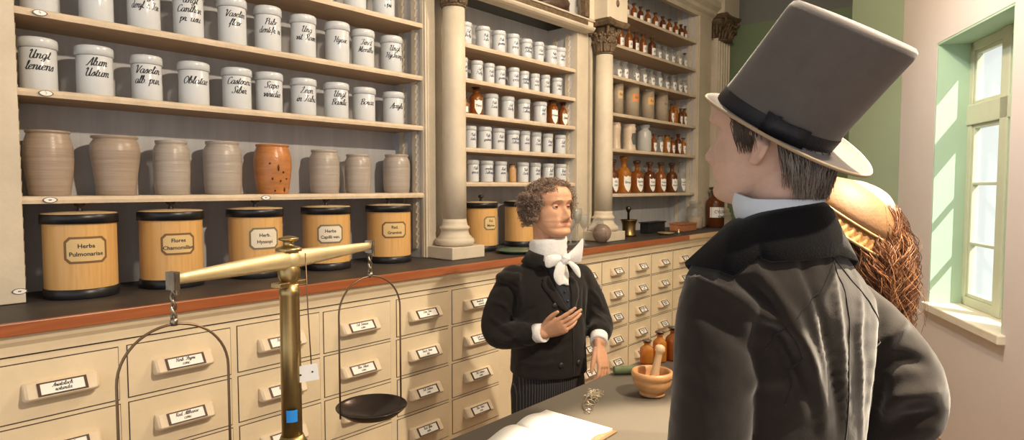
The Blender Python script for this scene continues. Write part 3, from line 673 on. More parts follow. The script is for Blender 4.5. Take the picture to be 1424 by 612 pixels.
def bottle(name, x, y, z, r, h, gl, label, group, kind='round', lab='shield', lines=None, ang=-112, stop=CORK, fill=None, cat='bottle'):
    t = thing(name, label, cat, (x, y, z+.001), group=group)
    nr = r*.42
    if kind == 'round': pr = [(r*.92, 0), (r, .006), (r, h*.58), (r*.95, h*.65), (r*.7, h*.72), (nr, h*.77), (nr*.95, h*.86), (nr*1.35, h*.875), (nr*1.35, h*.90), (nr*.9, h*.905)]
    elif kind == 'wide': nr = r*.62; pr = [(r*.92, 0), (r, .006), (r, h*.68), (r*.93, h*.75), (nr, h*.81), (nr, h*.88), (nr*1.22, h*.895), (nr*1.22, h*.92), (nr*.9, h*.925)]
    else: nr = r*.36; pr = [(r*.92, 0), (r, .006), (r, h*.50), (r*.96, h*.57), (r*.75, h*.645), (nr, h*.69), (nr*.92, h*.84), (nr*1.4, h*.855), (nr*1.4, h*.875), (nr*.9, h*.88)]
    b = MB(); b.lathe(pr, n=28); b.build('body', gl, t)
    s = MB(); q = pr[-1][1]
    if kind == 'wide': s.lathe([(nr*.85, q-.004), (nr*.9, q), (nr*1.25, q+.003), (nr*1.3, h*.97), (nr*1.1, h), (1e-4, h*1.005)], n=20)
    else: s.lathe([(nr*.7, q-.004), (nr*.75, q+.002), (nr*1.5, q+.006), (nr*1.75, h*.95), (nr*1.6, h*.985), (1e-4, h)], n=20)
    s.build('stopper', stop, t)
    if fill:
        f = MB(); f.lathe([(r*.9, .004), (r*.94, .008), (r*.94, h*.42), (1e-4, h*.425)], n=24); f.build('contents', fill, t)
    if lab:
        l = MB(); hb = pr[2][1]; mp = cyl_map(r+.0008, 0, math.radians(ang)); lw = r*1.25
        if lab == 'shield': poly = [(-lw/2, hb*.92), (-lw*.25, hb*.86), (0, hb*.93), (lw*.25, hb*.86), (lw/2, hb*.92), (lw*.5, hb*.45), (lw*.28, hb*.2), (0, hb*.06), (-lw*.28, hb*.2), (-lw*.5, hb*.45)]
        elif lab == 'square': poly = [(-lw/2, hb*.25), (lw/2, hb*.25), (lw/2, hb*.8), (-lw/2, hb*.8)]
        else: poly = [(-r*1.5, hb*.42), (r*1.5, hb*.42), (r*1.5, hb*.86), (-r*1.5, hb*.86)]
        curved_patch(l, poly, mp, 0, 10)
        mp2 = cyl_map(r+.0016, hb*(.58 if lab == 'shield' else .52 if lab == 'square' else .66), math.radians(ang))
        if lines and r > .04: print_text(lines, r*.46, mp2, l, 1, .0005, 1.25)
        elif lines: text_mesh(l, lines, mp2, r*.55, 1.2, lw*.8, 1, nib=1.6, thin=.8)
        l.build('label', [LABELW, INK], t)
    return t
gm = 'brown bottles in the middle bay'
bottle('medicine_bottle', 2.688, 2.77, 1.893, .024, .11, AMBERO, 'tiny orange bottle half behind round column in middle bay', gm, lab='square')
bottle('medicine_bottle', 2.787, 2.77, 1.893, .043, .185, AMBER, 'brown bottle with wide white label at left of third shelf', gm, lines=['Tinct'])
bottle('medicine_bottle', 3.569, 2.77, 1.893, .041, .176, AMBER, 'left one of two brown bottles at right of third shelf', gm, 'wide', lines=['Oleum'])
bottle('medicine_bottle', 3.695, 2.77, 1.893, .036, .178, AMBER, 'right one of two brown bottles at right of third shelf', gm, lines=['Spirit'])
bottle('medicine_bottle', 3.129, 2.77, 1.48, .027, .124, mat('tan_pottery', (.50, .30, .13), .4, var=.15), 'small tan pottery flask among white jars above curly haired man', gm, 'wide', None)

# ------------------------------------------------------------------ right bay
gA = 'small brown bottles on the top shelf of the right bay'
for i, (x, r, h) in enumerate([(4.455, .024, .165), (4.563, .029, .17), (4.688, .027, .173), (4.8, .026, .17), (4.925, .028, .169), (5.059, .028, .17), (5.198, .028, .168), (5.328, .027, .168), (5.452, .026, .166), (5.56, .026, .165)]):
    bottle('medicine_bottle', x, 2.77, 2.851, r, h*.9, AMBER if i % 3 else AMBERD, 'small brown bottle, %s from left on top shelf of right bay' % ORD[i], gA, lab='square', lines=None, ang=-118)
bottle('medicine_bottle', 5.65, 2.77, 2.851, .020, .15, AMBER, 'smallest brown bottle at right end of top shelf', gA, lab='square', ang=-118)
gB = 'bottles on the second shelf of the right bay'
for i, (x, r, h, gl, s_) in enumerate([(4.479, .030, .21, AMBER, CORK), (4.612, .033, .203, AMBER, CORK), (4.725, .030, .203, AMBERD, CORK), (4.85, .031, .206, AMBER, CORK), (5.006, .034, .208, AMBERD, CORK), (5.13, .028, .172, CLEARG, CLEARG), (5.262, .030, .175, CLEARG, CLEARG), (5.39, .028, .178, CLEARG, CLEARG), (5.53, .029, .18, CLEARG, CLEARG), (5.645, .027, .182, CLEARG, CORK)]):
    bottle('medicine_bottle', x, 2.77, 2.586, r, h*(.86 if gl is CLEARG else .95), gl, '%s medicine bottle, %s from left on second shelf of right bay' % ('clear' if gl is CLEARG else 'brown', ORD[i]), gB, 'round', 'square' if gl is not CLEARG else 'shield', ['Tr'], stop=s_)
gC = 'clear labelled bottles on the third shelf of the right bay'
WHITEP = mat('white_powder', (.66, .62, .56), .8)
for i, x in enumerate([4.445, 4.55, 4.729, 4.86, 5.001, 5.138, 5.273, 5.415, 5.535, 5.645]):
    bottle('glass_bottle', x, 2.77, 2.336, .033, .148+.006*(i % 3), CLEARG, 'clear glass bottle with white shield label, %s from left on third shelf' % ORD[i], gC, 'wide' if i % 2 else 'round', 'shield', ['Ac'], stop=CLEARG, fill=WHITEP if i % 3 == 1 else None)
def canister(x, r, h, lm, label):
    t = thing('board_canister', label, 'canister', (x, 2.77, 2.041), group='grey canisters on the fourth shelf of the right bay')
    MB().lathe([(r*.97, 0), (r*.97, h*.9)], n=40).build('body', KRAFT, t)
    l = MB(); l.lathe([(r*.98, h*.86), (r*1.03, h*.86), (r*1.03, h*.98), (r*1.0, h), (1e-4, h*1.003)], n=40, cap=False); l.build('lid', KRAFT, t)
    q = MB(); mp = cyl_map(r*.97+.001, h*.56, math.radians(-112)); curved_patch(q, [(-r*.6, -.032), (r*.6, -.032), (r*.6, .032), (-r*.6, .032)], mp, 0)
    text_mesh(q, ['Rad'], cyl_map(r*.97+.0016, h*.56, math.radians(-112)), .02, m=1, nib=1.5, thin=.7); q.build('label', [lm, BROWNB], t)
canister(4.45, .045, .30, TANL, 'grey canister with pale label, leftmost of four tall canisters')
canister(4.676, .062, .292, ORANGEL, 'grey canister with orange label, second of four tall canisters')
canister(4.943, .059, .292, mat('orange_tan_label', (.68, .38, .14), .6), 'grey canister with yellow-orange label, third of four tall canisters')
canister(5.20, .059, .288, KRAFT, 'grey canister with outlined plain label, rightmost of four')
gD = 'small bottles right of the canisters'
bottle('medicine_bottle', 5.375, 2.76, 2.041, .027, .19, AMBER, 'brown bottle just right of grey canisters', gD, lines=['Tr'])
bottle('medicine_bottle', 5.47, 2.77, 2.041, .028, .18, AMBERO, 'orange glass bottle right of grey canisters', gD, 'wide', None, stop=AMBERO)
bottle('medicine_bottle', 5.575, 2.77, 2.041, .024, .165, AMBERD, 'near black bottle on canister shelf', gD, lines=['Tr'])
bottle('medicine_bottle', 5.655, 2.77, 2.041, .028, .172, AMBER, 'brown bottle at right end of canister shelf', gD, lines=['Tr'])
def albarello(x, r, h, m, label, crest):
    t = thing('apothecary_jar', label, 'jar', (x, 2.77, 1.758), group='pottery jars on the fifth shelf')
    b = MB(); b.lathe([(r*.92, 0), (r*.98, .006), (r*.96, h*.05), (r*.86, h*.2), (r*.84, h*.5), (r*.9, h*.76), (r*.97, h*.84), (r*.84, h*.90), (r*.80, h*.93), (r*.9, h*.97), (r*.86, h), (r*.7, h)], n=40); b.build('body', m, t)
    if crest:
        q = MB(); mp = cyl_map(r*.86+.004, h*.45, math.radians(-100)); curved_patch(q, [(-.022, .045), (.022, .05), (.03, 0), (.014, -.05), (-.014, -.05), (-.028, 0)], mp, 0); q.build('crest', mat('grey_crest', (.10, .11, .10), .5, var=.5, scale=60), t)
CRM = mat('cream_faience', (.60, .48, .36), .3, var=.12, scale=12)
albarello(4.423, .044, .222, CRM, 'cream faience jar half behind second column', False)
albarello(4.633, .061, .222, CRM, 'cream faience jar with dark crest', True)
bottle('apothecary_jar', 4.89, 2.77, 1.758, .062, .238, mat('grey_white_glass', (.44, .44, .42), .2), 'tall greyish white jar on fifth shelf', 'pottery jars on the fifth shelf', 'wide', None, stop=mat('grey_white_glass', (.5, .5, .48), .2), cat='jar')
gE = 'small bottles on the fifth shelf of the right bay'
for i, (x, r, h, gl) in enumerate([(5.062, .027, .172, AMBER), (5.176, .029, .165, CLEARG), (5.31, .032, .175, AMBERO), (5.42, .027, .162, AMBER), (5.535, .031, .2, AMBERD), (5.645, .028, .171, AMBERO)]):
    bottle('medicine_bottle', x, 2.77, 1.758, r, h, gl, 'small %s bottle, %s from left beside pottery jars' % ({id(AMBER): 'brown', id(CLEARG): 'clear', id(AMBERO): 'orange', id(AMBERD): 'dark'}[id(gl)], ORD[i]), gE, 'wide' if i in (1, 2) else 'round', 'shield', ['Tr'])
gF = 'large shield labelled bottles on the lowest shelf of the right bay'
for i, (x, r, h, gl, s_, n_) in enumerate([(4.395, .05, .28, AMBERD, CORK, 'dark'), (4.571, .061, .316, AMBERO, AMBERO, 'tall orange'), (4.786, .057, .284, AMBER, CORK, 'brown'), (5.008, .053, .279, AMBERD, CORK, 'dark brown'), (5.216, .052, .281, AMBER, CORK, 'red-brown'), (5.437, .053, .283, AMBERD, CORK, 'near black'), (5.63, .044, .297, CLEARG, CLEARG, 'clear')]):
    bottle('medicine_bottle', x, 2.78, 1.397, r, h, gl, 'large %s bottle with shield label, %s from left on lowest shelf' % (n_, ORD[i]), gF, 'tall', 'shield', [['Ol.', 'Lini'], ['Sirup'], ['Spirit', 'Vini'], ['Tinct', 'Valerian'], ['Aqua', 'Rosae'], ['Tr.', 'Arnic'], ['Liquor', 'Amm']][i], stop=s_)
# things standing on the far worktop
mt = thing('brass_mortar', 'brass mortar standing on worktop right of second column', 'mortar', (4.36, 2.60, 1.051))
q = MB(); q.lathe([(.055, 0), (.062, .004), (.058, .02), (.052, .03), (.054, .1), (.064, .128), (.07, .134), (.066, .136), (.055, .12), (.045, .03), (1e-4, .025)], n=36, cap=False); q.build('body', mat('dark_brass', (.30, .20, .08), .35, 1., var=.3, scale=12), mt)
ps = MB(); ps.lathe([(.018, 0), (.022, .008), (.018, .02), (.010, .04), (.009, .17), (.018, .19), (.022, .205), (.016, .22), (1e-4, .226)], n=20)
o = ps.build('iron_pestle', mat('dark_iron', (.10, .08, .06), .35, 1.), loc=(4.37, 2.61, 1.079)); o.rotation_euler = (.0, -.26, .5); tag(o, 'dark metal pestle leaning in the brass mortar', 'pestle')
bx = thing('weight_box', 'flat black open box with small pan and weights', 'box', (4.86, 2.60, 1.051))
MB().box(-.15, .15, .02, .10, 0, .085).build('body', TINB, bx, bevel=.003)
q = MB(); q.box(-.16, .16, .01, .11, .086, .096); q.build('lid', TINB, bx, bevel=.003)
q = MB(); q.lathe([(.02, 0), (.05, .006), (.07, .02), (.068, .021), (.04, .009), (1e-4, .007)], n=32, cap=False); tag(q.build('weighing_pan', BRASSP, loc=(4.70, 2.45, 1.052)), 'small brass weighing pan in front of the black box', 'pan')
q = MB(); q.lathe([(.010, 0), (.011, .02), (.006, .024), (.006, .03), (.009, .036), (1e-4, .04)], n=16); tag(q.build('brass_weight', BRASSP, loc=(4.87, 2.42, 1.052)), 'small brass weight beside the weighing pan', 'weight')
wb_ = thing('wooden_box', 'low red-brown wooden box on worktop beside glass jar', 'box', (5.28, 2.58, 1.051))
MB().box(-.13, .13, -.07, .07, 0, .055).build('body', TERRA, wb_, bevel=.003); MB().box(-.135, .135, -.075, .075, .056, .072).build('lid', TERRA, wb_, bevel=.003)
bottle('glass_jar', 5.60, 2.62, 1.051, .078, .262, CLEARG, 'glass jar of tan powder beside large brown bottle', None, 'wide', None, stop=CLEARG, fill=mat('tan_powder', (.46, .34, .24), .8), cat='jar')
bottle('medicine_bottle', 5.93, 2.56, 1.051, .088, .40, AMBERD, 'large brown bottle with broad white label near the gentleman face', None, 'round', 'wide', ['OL.', 'CYLINDRI', 'SIMPL.'], -104)
# blown glass beside the second column: a retort, a funnel and rods
gt = thing('glass_retort', 'round glass retort with drooping neck beside second column', 'glassware', (3.72, 2.44, 1.051))
q = MB(); q.sphere((0, 0, .07), .068, 28, 18); q.build('bulb', glass('smoky_glass', (.60, .50, .44), .05, .7), gt)
q = MB(); q.tube(catmull([(-.02, 0, .12), (-.05, -.01, .16), (-.10, -.02, .165), (-.17, -.03, .13), (-.22, -.03, .10)], 6), [.030-.0009*i for i in range(25)], 16); q.build('neck', CLEARG, gt)
for i, (dx, dy, hh, lean) in enumerate(((-.17, .0, .21, .35), (-.12, .03, .25, .1), (-.2, .03, .18, -.3))):
    q = MB(); q.lathe([(.035, 0), (.037, .002), (.012, .008), (.006, .02), (.006, hh*.5), (.014, hh*.56), (.030, hh*.7), (.034, hh*.85), (.030, hh), (.0285, hh), (.031, hh*.85), (.025, hh*.7), (.010, hh*.58), (1e-4, hh*.57)], n=24, cap=False)
    o = q.build('stemmed_glass', CLEARG, loc=(3.70+dx-.06, 2.42+dy*3, 1.052)); tag(o, '%s clear stemmed glass beside the glass retort' % ['shorter', 'tallest', 'smallest leftmost'][i], 'glass', 'stemmed glasses beside the retort')
# ------------------------------------------------------------------ the serving counter in front
CZ = .89
ct = thing('serving_counter', 'grey-brown topped serving counter in the foreground', 'counter', (1.6, .77, 0))
MB().box(-2.2, 1.7, -.17, .23, CZ-.035, CZ-.001).build('top', GREY_TOP, ct, bevel=.005)
q = MB(); q.box(-2.15, 1.65, -.13, .18, .08, CZ-.035); q.build('carcass', CREAMD, ct)
q = MB()
for i in range(5): q.box(-2.05+.76*i, -1.40+.76*i, .178, .186, .2, .74)
q.build('panelling', CREAMD, ct, bevel=.006)
MB().box(-2.12, 1.62, -.10, .15, .001, .08).build('plinth', GROOVE, ct)

# ---- balance
BX, BY = .511, .940
ba = thing('balance_scale', 'brass beam balance with two hanging pans on the serving counter', 'balance', (BX, BY, CZ))
q = MB(); q.lathe([(.07, .001), (.074, .006), (.072, .014), (.055, .022), (.05, .035), (.034, .048), (.026, .075), (.024, .10), (.028, .112), (.030, .12), (.0275, .13), (.021, .142), (.0175, .15)], n=40); q.build('base', BRASS, ba)
q = MB(); q.lathe([(.0165, .148), (.0160, .30), (.0155, .382), (.0165, .384), (.0165, .392), (.0148, .394), (.0148, .402)], n=32); q.build('pillar', BRASS, ba)
q = MB(); q.box(-.030, .030, -.010, .010, .398, .406); q.lathe([(.012, .404), (.017, .412), (.018, .424), (.013, .436), (.010, .440)], n=24); q.lathe([(.020, .456), (.021, .458), (.020, .461), (.012, .463), (.008, .466), (.008, .471), (.016, .474), (.016, .477), (.006, .480), (1e-4, .481)], n=24)
q.box(-.019, -.013, -.011, .011, .43, .458); q.box(.013, .019, -.011, .011, .43, .458)
q.build('beam_cradle', BRASS, ba, bevel=.0012)
# the beam, turned so its arms run along the counter
TILT = math.radians(-1.2)
q = MB(); L = .209; pts = []; rad = []
for i in range(25):
    u = -1+2*i/24; pts.append((u*L, -.004, .442+u*L*math.sin(-TILT))); rad.append(.0070+.0088*(1-abs(u)**1.1))
q.tube(pts, rad, 16, 0, True, .75, (0, 0, 1)); q.sphere((0, -.004, .442), .018, 20, 12, 0, (1, .8, 1)); bm_ = q.build('beam', BRASSP, ba)
q = MB(); q.tube([(.014, -.022, .452), (.0155, -.024, .36), (.019, -.026, .265)], .0011, 6, 0); q.build('pointer', IRON, ba)
q = MB(); q.lathe([(.0168, .172), (.0168, .190)], n=32, cap=False); 
b_ = MB()
a0, a1 = math.radians(-165), math.radians(-105); nn = 10
b_.loft([[(.0172*math.cos(a0+(a1-a0)*i/nn), .0172*math.sin(a0+(a1-a0)*i/nn), z) for z in (.176, .196)] for i in range(nn+1)], 0, True, False, False)
tag(b_.build('tape', BLUET, ba), 'bright blue tape around the pillar')
tg = MB(); tg.box(-.0185, .0185, -.0006, .0006, -.0135, .0135, 0)
for s_ in (-1, 1): tg.lathe([(.0016, -.0012), (.0016, .0012)], (0, 0, 0), 10, 1)
for s_ in (-1, 1):
    o0 = len(tg.v)-40 if s_ < 0 else len(tg.v)-20
    for i in range(o0, o0+20): x, y, z = tg.v[i]; tg.v[i] = (x+s_*.0095, z, y+.001*s_)
tgo = tg.build('paper_tag', [CARD, INK], ba, (.010, -.024, .253)); tgo.rotation_euler = (0, -.12, .72-1.57+.25-.295)
tag(tgo, 'small white paper tag tied to the pointer')
def hanger(sx):
    z0 = .442+sx*L*math.sin(-TILT); x = sx*L
    h = MB(); h.box(x-.0045, x+.0045, -.010, .006, z0-.014, z0+.010); h.box(x-.002, x+.002, -.0125, -.010, z0-.02, z0+.008)
    P = []
    for i in range(30):
        t = i/29; P.append((x+.0026*math.cos(t*9), -.002+.0026*math.sin(t*9), z0-.012-.040*t))
    h.tube(P, .0019, 8, 0); h.tube([(x-.0026*math.cos(t*9/29*1.), -.002-.0026*math.sin(t*9/29), z0-.012-.040*t/29) for t in range(30)], .0019, 8, 0)
    h.lathe([(.0045, -.010), (.005, -.004), (.0035, 0)], (x, -.002, z0-.052), 14, 0)
    h.build('stirrup', STEEL, ba)
    zt = z0-.060; R = .068; dr = .205
    # the bail: a hoop of wire, flat across the line of sight along the beam, holding the pan
    ca, sa = math.cos(-.37), math.sin(-.37)
    P = []
    for i in range(25):
        a = PI*i/24; u = -R*math.cos(a); w_ = (R*1.02)*math.sin(a)
        P.append((x+u*ca, -.002+u*sa, zt-R*1.02+w_))
    P = [(x-R*ca, -.002-R*sa, zt-dr-.06)] + [(x-R*ca, -.002-R*sa, zt-dr*.6)] + P + [(x+R*ca, -.002+R*sa, zt-dr*.6), (x+R*ca, -.002+R*sa, zt-dr-.06)]
    h = MB(); h.tube(P, .0018, 8, 0); h.build('bail', IRON, ba)
    pz = zt-dr-.07
    p_ = MB(); p_.lathe([(1e-4, -.006), (.03, -.004), (.052, .004), (.064, .014), (.068, .018), (.069, .020), (.067, .0205), (.063, .0165), (.05, .0075), (1e-4, -.0035)], (x, -.002, pz), 48, 0, True, False); p_.build('pan', PANM, ba)
hanger(-1); hanger(1)
ba.rotation_euler = (0, 0, .295)

# ---- open book
bk = thing('open_book', 'open book with blank white pages lying on the counter', 'book', (1.062, .832, CZ))
PAGE = mat('book_page', (.80, .79, .77), .7); PEDGE = mat('page_edge', (.60, .45, .26), .7, var=.3, scale=60, stretch=(1, 1, 20))
CVR = mat('book_cover', (.20, .12, .06), .5)
def pages(sgn):
    n = 14; W_, Hh = .126, .094; top = []
    for i in range(n+1):
        u = i/n; z = .010+.010*math.sin(PI*min(1, u*1.25))**1.0*(1-u*.55) - .002*u
        top.append((sgn*W_*u, z))
    q = MB(); rings = []
    for y in (-Hh, -Hh*.5, 0, Hh*.5, Hh):
        rings.append([(x, y + (.006*sgn*(abs(x)/W_)), z) for x, z in top] + [(x, y+(.006*sgn*(abs(x)/W_)), .003) for x, z in reversed(top)])
    q.loft(rings, 0, False, True)
    m_ = n+1
    for fi, fc in enumerate(q.f):
        zs = [q.v[v][2] for v in fc]
        if len(fc) > 4 or min(zs) < .0035: q.mi[fi] = 1
        else: q.sm[fi] = True
    q.build('page_block', [PAGE, PEDGE], bk)
pages(1); pages(-1)
MB().box(-.131, .131, -.098, .098, .0005, .003).build('cover', CVR, bk)
bk.rotation_euler = (0, 0, .03)

# ---- wire spectacles and a fine chain in a heap
sp = thing('spectacles', 'folded wire spectacles with loose chain lying beside the book', 'spectacles', (1.335, .893, CZ), .35)
WIRE = mat('silver_gilt_wire', (.62, .54, .40), .3, 1.)
def loopw(mb, c, r1, r2, tilt, rz, wr=.0011):
    P = []
    for i in range(25):
        a = 2*PI*i/24; v = Matrix.Rotation(rz, 3, 'Z') @ Matrix.Rotation(tilt, 3, 'X') @ Vector((r1*math.cos(a), r2*math.sin(a), 0)); P.append(v+Vector(c))
    mb.tube(P, wr, 6, 0, False)
q = MB(); loopw(q, (-.062, .0, .0055), .015, .011, .3, .2); loopw(q, (-.026, .004, .006), .015, .011, .35, .15); q.tube(catmull([(-.047, .003, .008), (-.044, .007, .014), (-.040, .005, .008)], 4), .0011, 6)
loopw(q, (-.088, -.004, .004), .008, .006, .2, .8); q.build('rims', WIRE, sp)
q = MB(); q.tube(catmull([(-.012, .006, .006), (.02, .012, .009), (.05, .004, .006), (.075, .01, .004)], 5), .0011, 6); q.tube(catmull([(-.077, .002, .004), (-.05, .018, .005), (0, .022, .006), (.05, .02, .008)], 5), .0011, 6); q.build('temple', WIRE, sp)
q = MB(); rr = random.Random(3)
for i in range(46):
    t = i/46; a = t*20
    c = (.03+.038*math.cos(a)*rr.uniform(.3, 1), .008+.022*math.sin(a*1.3)*rr.uniform(.3, 1), .004+rr.uniform(0, .014)*(1-abs(t-.5)))
    loopw(q, c, .0042, .0026, rr.uniform(-1.3, 1.3), rr.uniform(0, 6.28), .0008)
q.build('chain', WIRE, sp)

# ---- mortar and pestle
mo = thing('wooden_mortar', 'turned wooden mortar bowl standing on the serving counter', 'mortar', (1.480, .806, CZ))
q = MB(); q.lathe([(.030, .0008), (.034, .002), (.034, .007), (.030, .010), (.038, .016), (.048, .028), (.0515, .040), (.050, .0455), (.0505, .047), (.054, .050), (.056, .056), (.056, .061), (.053, .066), (.049, .067), (.045, .064), (.042, .052), (.034, .030), (.018, .020), (1e-4, .018)], n=56, cap=False)
q.build('bowl', MORTW, mo)
q = MB(); q.lathe([(1e-4, -.002), (.012, 0), (.0165, .006), (.0165, .014), (.0135, .026), (.0105, .048), (.0095, .07), (.0092, .090), (.0098, .096), (.0128, .100), (.0138, .106), (.0125, .112), (.0075, .116), (1e-4, .117)], n=32)
o = q.build('pestle', PESTW, loc=(1.4795, .806, CZ+.022)); o.rotation_euler = (.16, .10, 0); tag(o, 'pale turned wooden pestle standing in the mortar bowl', 'pestle')
# ---- three amber bottles and a green roll behind the mortar
for i, (x, y, r, h, lb, lab) in enumerate(((1.735, .965, .0215, .075, 'shortest amber glass bottle, leftmost of three behind the mortar', None), (1.782, .945, .022, .098, 'middle amber glass bottle behind the pestle', None), (1.83, .922, .026, .108, 'tallest amber bottle with white label, rightmost of three', 'square'))):
    bottle('amber_bottle', x, y, CZ, r, h, AMBERO if i < 2 else AMBER, lb, 'amber bottles on the serving counter', 'round', lab, None, ang=-75)
q = MB(); rings = []
gr = tag(MB().tube(catmull([(0, .05, .013), (0, .02, .0135), (0, -.02, .013), (0, -.05, .0125)], 4), .0125, 16).build('green_roll', mat('olive_green_cloth', (.10, .13, .06), .7, var=.25, scale=40), loc=(1.60, .945, CZ)), 'rolled dark green cloth lying left of the amber bottles', 'roll')
gr.rotation_euler = (0, 0, .80)
# ------------------------------------------------------------------ figures: helpers
def union(mb, voxel, smooth=4, fac=.5):
    """one continuous surface out of overlapping closed shells"""
    me = bpy.data.meshes.new('u'); me.from_pydata(mb.v, [], mb.f)
    bm = bmesh.new(); bm.from_mesh(me); bmesh.ops.recalc_face_normals(bm, faces=bm.faces); bm.to_mesh(me); bm.free()
    ob = bpy.data.objects.new('u', me); COL.objects.link(ob)
    r = ob.modifiers.new('r', 'REMESH'); r.mode = 'VOXEL'; r.voxel_size = voxel; r.adaptivity = 0
    if smooth:
        s = ob.modifiers.new('s', 'SMOOTH'); s.iterations = smooth; s.factor = fac
    dg = bpy.context.evaluated_depsgraph_get(); out = bpy.data.meshes.new_from_object(ob.evaluated_get(dg))
    bpy.data.objects.remove(ob); bpy.data.meshes.remove(me)
    # keep only the largest shell
    bm = bmesh.new(); bm.from_mesh(out); seen = set(); best = []
    for v in bm.verts:
        if v.index in seen: continue
        st = [v]; seen.add(v.index); comp = [v]
        while st:
            a = st.pop()
            for e in a.link_edges:
                b = e.other_vert(a)
                if b.index not in seen: seen.add(b.index); st.append(b); comp.append(b)
        if len(comp) > len(best): best = comp
    keep = set(v.index for v in best)
    bmesh.ops.delete(bm, geom=[v for v in bm.verts if v.index not in keep], context='VERTS')
    bm.to_mesh(out); bm.free()
    for p in out.polygons: p.use_smooth = True
    return out
def displace(me, fn):
    me.update(); N = [v.normal.copy() for v in me.vertices]
    for v, n in zip(me.vertices, N): v.co = v.co + n*fn(v.co)
    me.update()
def link(name, me, mats, parent=None, loc=(0,0,0)):
    for m in (mats if isinstance(mats, (list, tuple)) else [mats]): me.materials.append(m)
    o = bpy.data.objects.new(name, me); COL.objects.link(o); o.location = loc
    if parent: o.parent = parent
    return o
def gauss(x, s): return math.exp(-(x/s)**2)
def add_head(mb, M, k=1., nose=1., jaw=1., age=1., ez0=0., crown=1.):
    """head shell, x forward, y left, z up, eyes at z = 0; M places it"""
    xf = [(-.122, .045), (-.116, .072), (-.106, .0875), (-.094, .0905), (-.084, .085), (-.074, .0885), (-.066, .088), (-.060, .0875), (-.053, .0905), (-.044, .0865), (-.03, .0850), (-.01, .0835), (.002, .0840), (.016, .0905), (.026, .0935), (.045, .0935), (.07, .0870), (.09, .0735), (.108, .048), (.118, .015), (.120, .0)]
    xb = [(-.122, .030), (-.112, .012), (-.10, -.012), (-.08, -.050), (-.06, -.075), (-.03, -.092), (0, -.101), (.04, -.106), (.07, -.098), (.09, -.082), (.108, -.052), (.118, -.02), (.120, -.0)]
    wd = [(-.122, .012), (-.116, .028), (-.106, .042), (-.09, .0525), (-.07, .0600), (-.045, .0655), (-.02, .0695), (0, .0705), (.025, .0745), (.05, .0755), (.075, .0690), (.095, .054), (.110, .033), (.118, .014), (.120, .001)]
    nz, na = 150, 160; rings = []
    for i in range(nz+1):
        z = -.122+.242*i/nz
        f, b, w = interp(xf, z), interp(xb, z), interp(wd, z)*jaw
        c = lerp(b, f, .5); a = (f-b)/2; ring = []
        low = max(0, min(1, (-.03-z)/.06))
        for q in range(na):
            t = 2*PI*q/na; ct_, st_ = math.cos(t), math.sin(t)
            e1 = .92 if ct_ > 0 else 1.0
            x = c + a*math.copysign(abs(ct_)**e1, ct_); y = w*math.copysign(abs(st_)**(1.0 - .10*(ct_ > 0)), st_)
            if ct_ > 0:
                g = ct_**.5
                # nose
                nn = interp([(-.056, 0), (-.050, .013), (-.043, .0235), (-.036, .0255), (-.026, .0205), (-.012, .0125), (0, .0065), (.012, .002), (.02, 0)], z)*nose
                ns = interp([(-.056, .012), (-.043, .0115), (-.034, .0105), (-.015, .0075), (.01, .008), (.02, .012)], z)
                x += nn*gauss(y, ns)*1.05
                x += .0085*(gauss(y-.0135, .0065)+gauss(y+.0135, .0065))*gauss(z+.044, .0075)
                # sockets, brow, cheek bones, folds, mouth
                for s in (-1, 1):
                    x -= .0125*gauss(y-s*.031, .0165)*gauss(z-.001, .0115)*g
                    x -= .004*gauss(y-s*.016, .007)*gauss(z-.003, .010)
                    x += .0050*gauss(y-s*.030, .020)*gauss(z-.0215, .0085)*g
                    x += .0060*gauss(y-s*.042, .016)*gauss(z+.024, .016)*g
                    x -= .0020*age*gauss(abs(y)-(.021+(-.045-z)*.35), .0045)*gauss(z+.056, .017)
                    x += .0035*age*gauss(abs(y)-(.031+(-.045-z)*.25), .009)*gauss(z+.060, .018)
                    x -= .0022*age*gauss(y-s*.030, .013)*gauss(z+.0155, .0032)
                x -= .0062*gauss(z+.0625, .0026)*gauss(y, .0215)
                x += .0034*gauss(z+.0555, .0042)*gauss(y, .016); x += .0042*gauss(z+.0705, .0048)*gauss(y, .015)
                x -= .0028*gauss(z+.081, .0048)*gauss(y, .018)
                x -= .0015*gauss(y, .0035)*gauss(z+.0505, .006)
                x += .003*gauss(z+.100, .010)*gauss(y, .016)
                # forehead furrows
                x -= .0008*age*(gauss(z-.042, .0018)+gauss(z-.052, .0018))*gauss(y, .035)
            ring.append(M @ Vector((x*k, y*k, (z if z < .03 else .03+(z-.03)*crown)*k)))
        rings.append(ring)
    mb.loft(rings, 0, True, True)
    # ears
    for s in (-1, 1):
        P = []
        for (ex, ez, r) in ((-.004, -.030, .0055), (.000, -.022, .005), (-.016, -.020, .0058), (-.024, -.006, .0055), (-.028, .010, .0055), (-.024, .022, .0055), (-.012, .028, .0052), (-.001, .024, .0048), (.004, .012, .0045)):
            P.append((ex, ez, r))
        pts = [M @ Vector((ex*k-.004*k, s*(.0715*jaw+.004+(.010 if ex < -.01 else .003)*min(1, abs(ex)/.02))*k, (ez+ez0)*k)) for ex, ez, r in P if (ex, ez) != (.0, -.022)]
        rad = [r*k for ex, ez, r in P if (ex, ez) != (.0, -.022)]
        mb.tube(pts, rad, 10)
        mb.tube([M @ Vector((-.002*k, s*.069*jaw*k, (ez0-.028)*k)), M @ Vector((-.012*k, s*.076*k, (ez0-.018)*k)), M @ Vector((-.018*k, s*.078*k, ez0*k)), M @ Vector((-.014*k, s*.076*k, (ez0+.018)*k))], [.009*k, .010*k, .011*k, .009*k], 10)
def tubeM(mb, M, pts, rad, n=16, flat=1., up=None):
    mb.tube([M @ Vector(p) for p in pts], rad, n, 0, True, flat, (M.to_3x3() @ Vector(up)) if up else None)
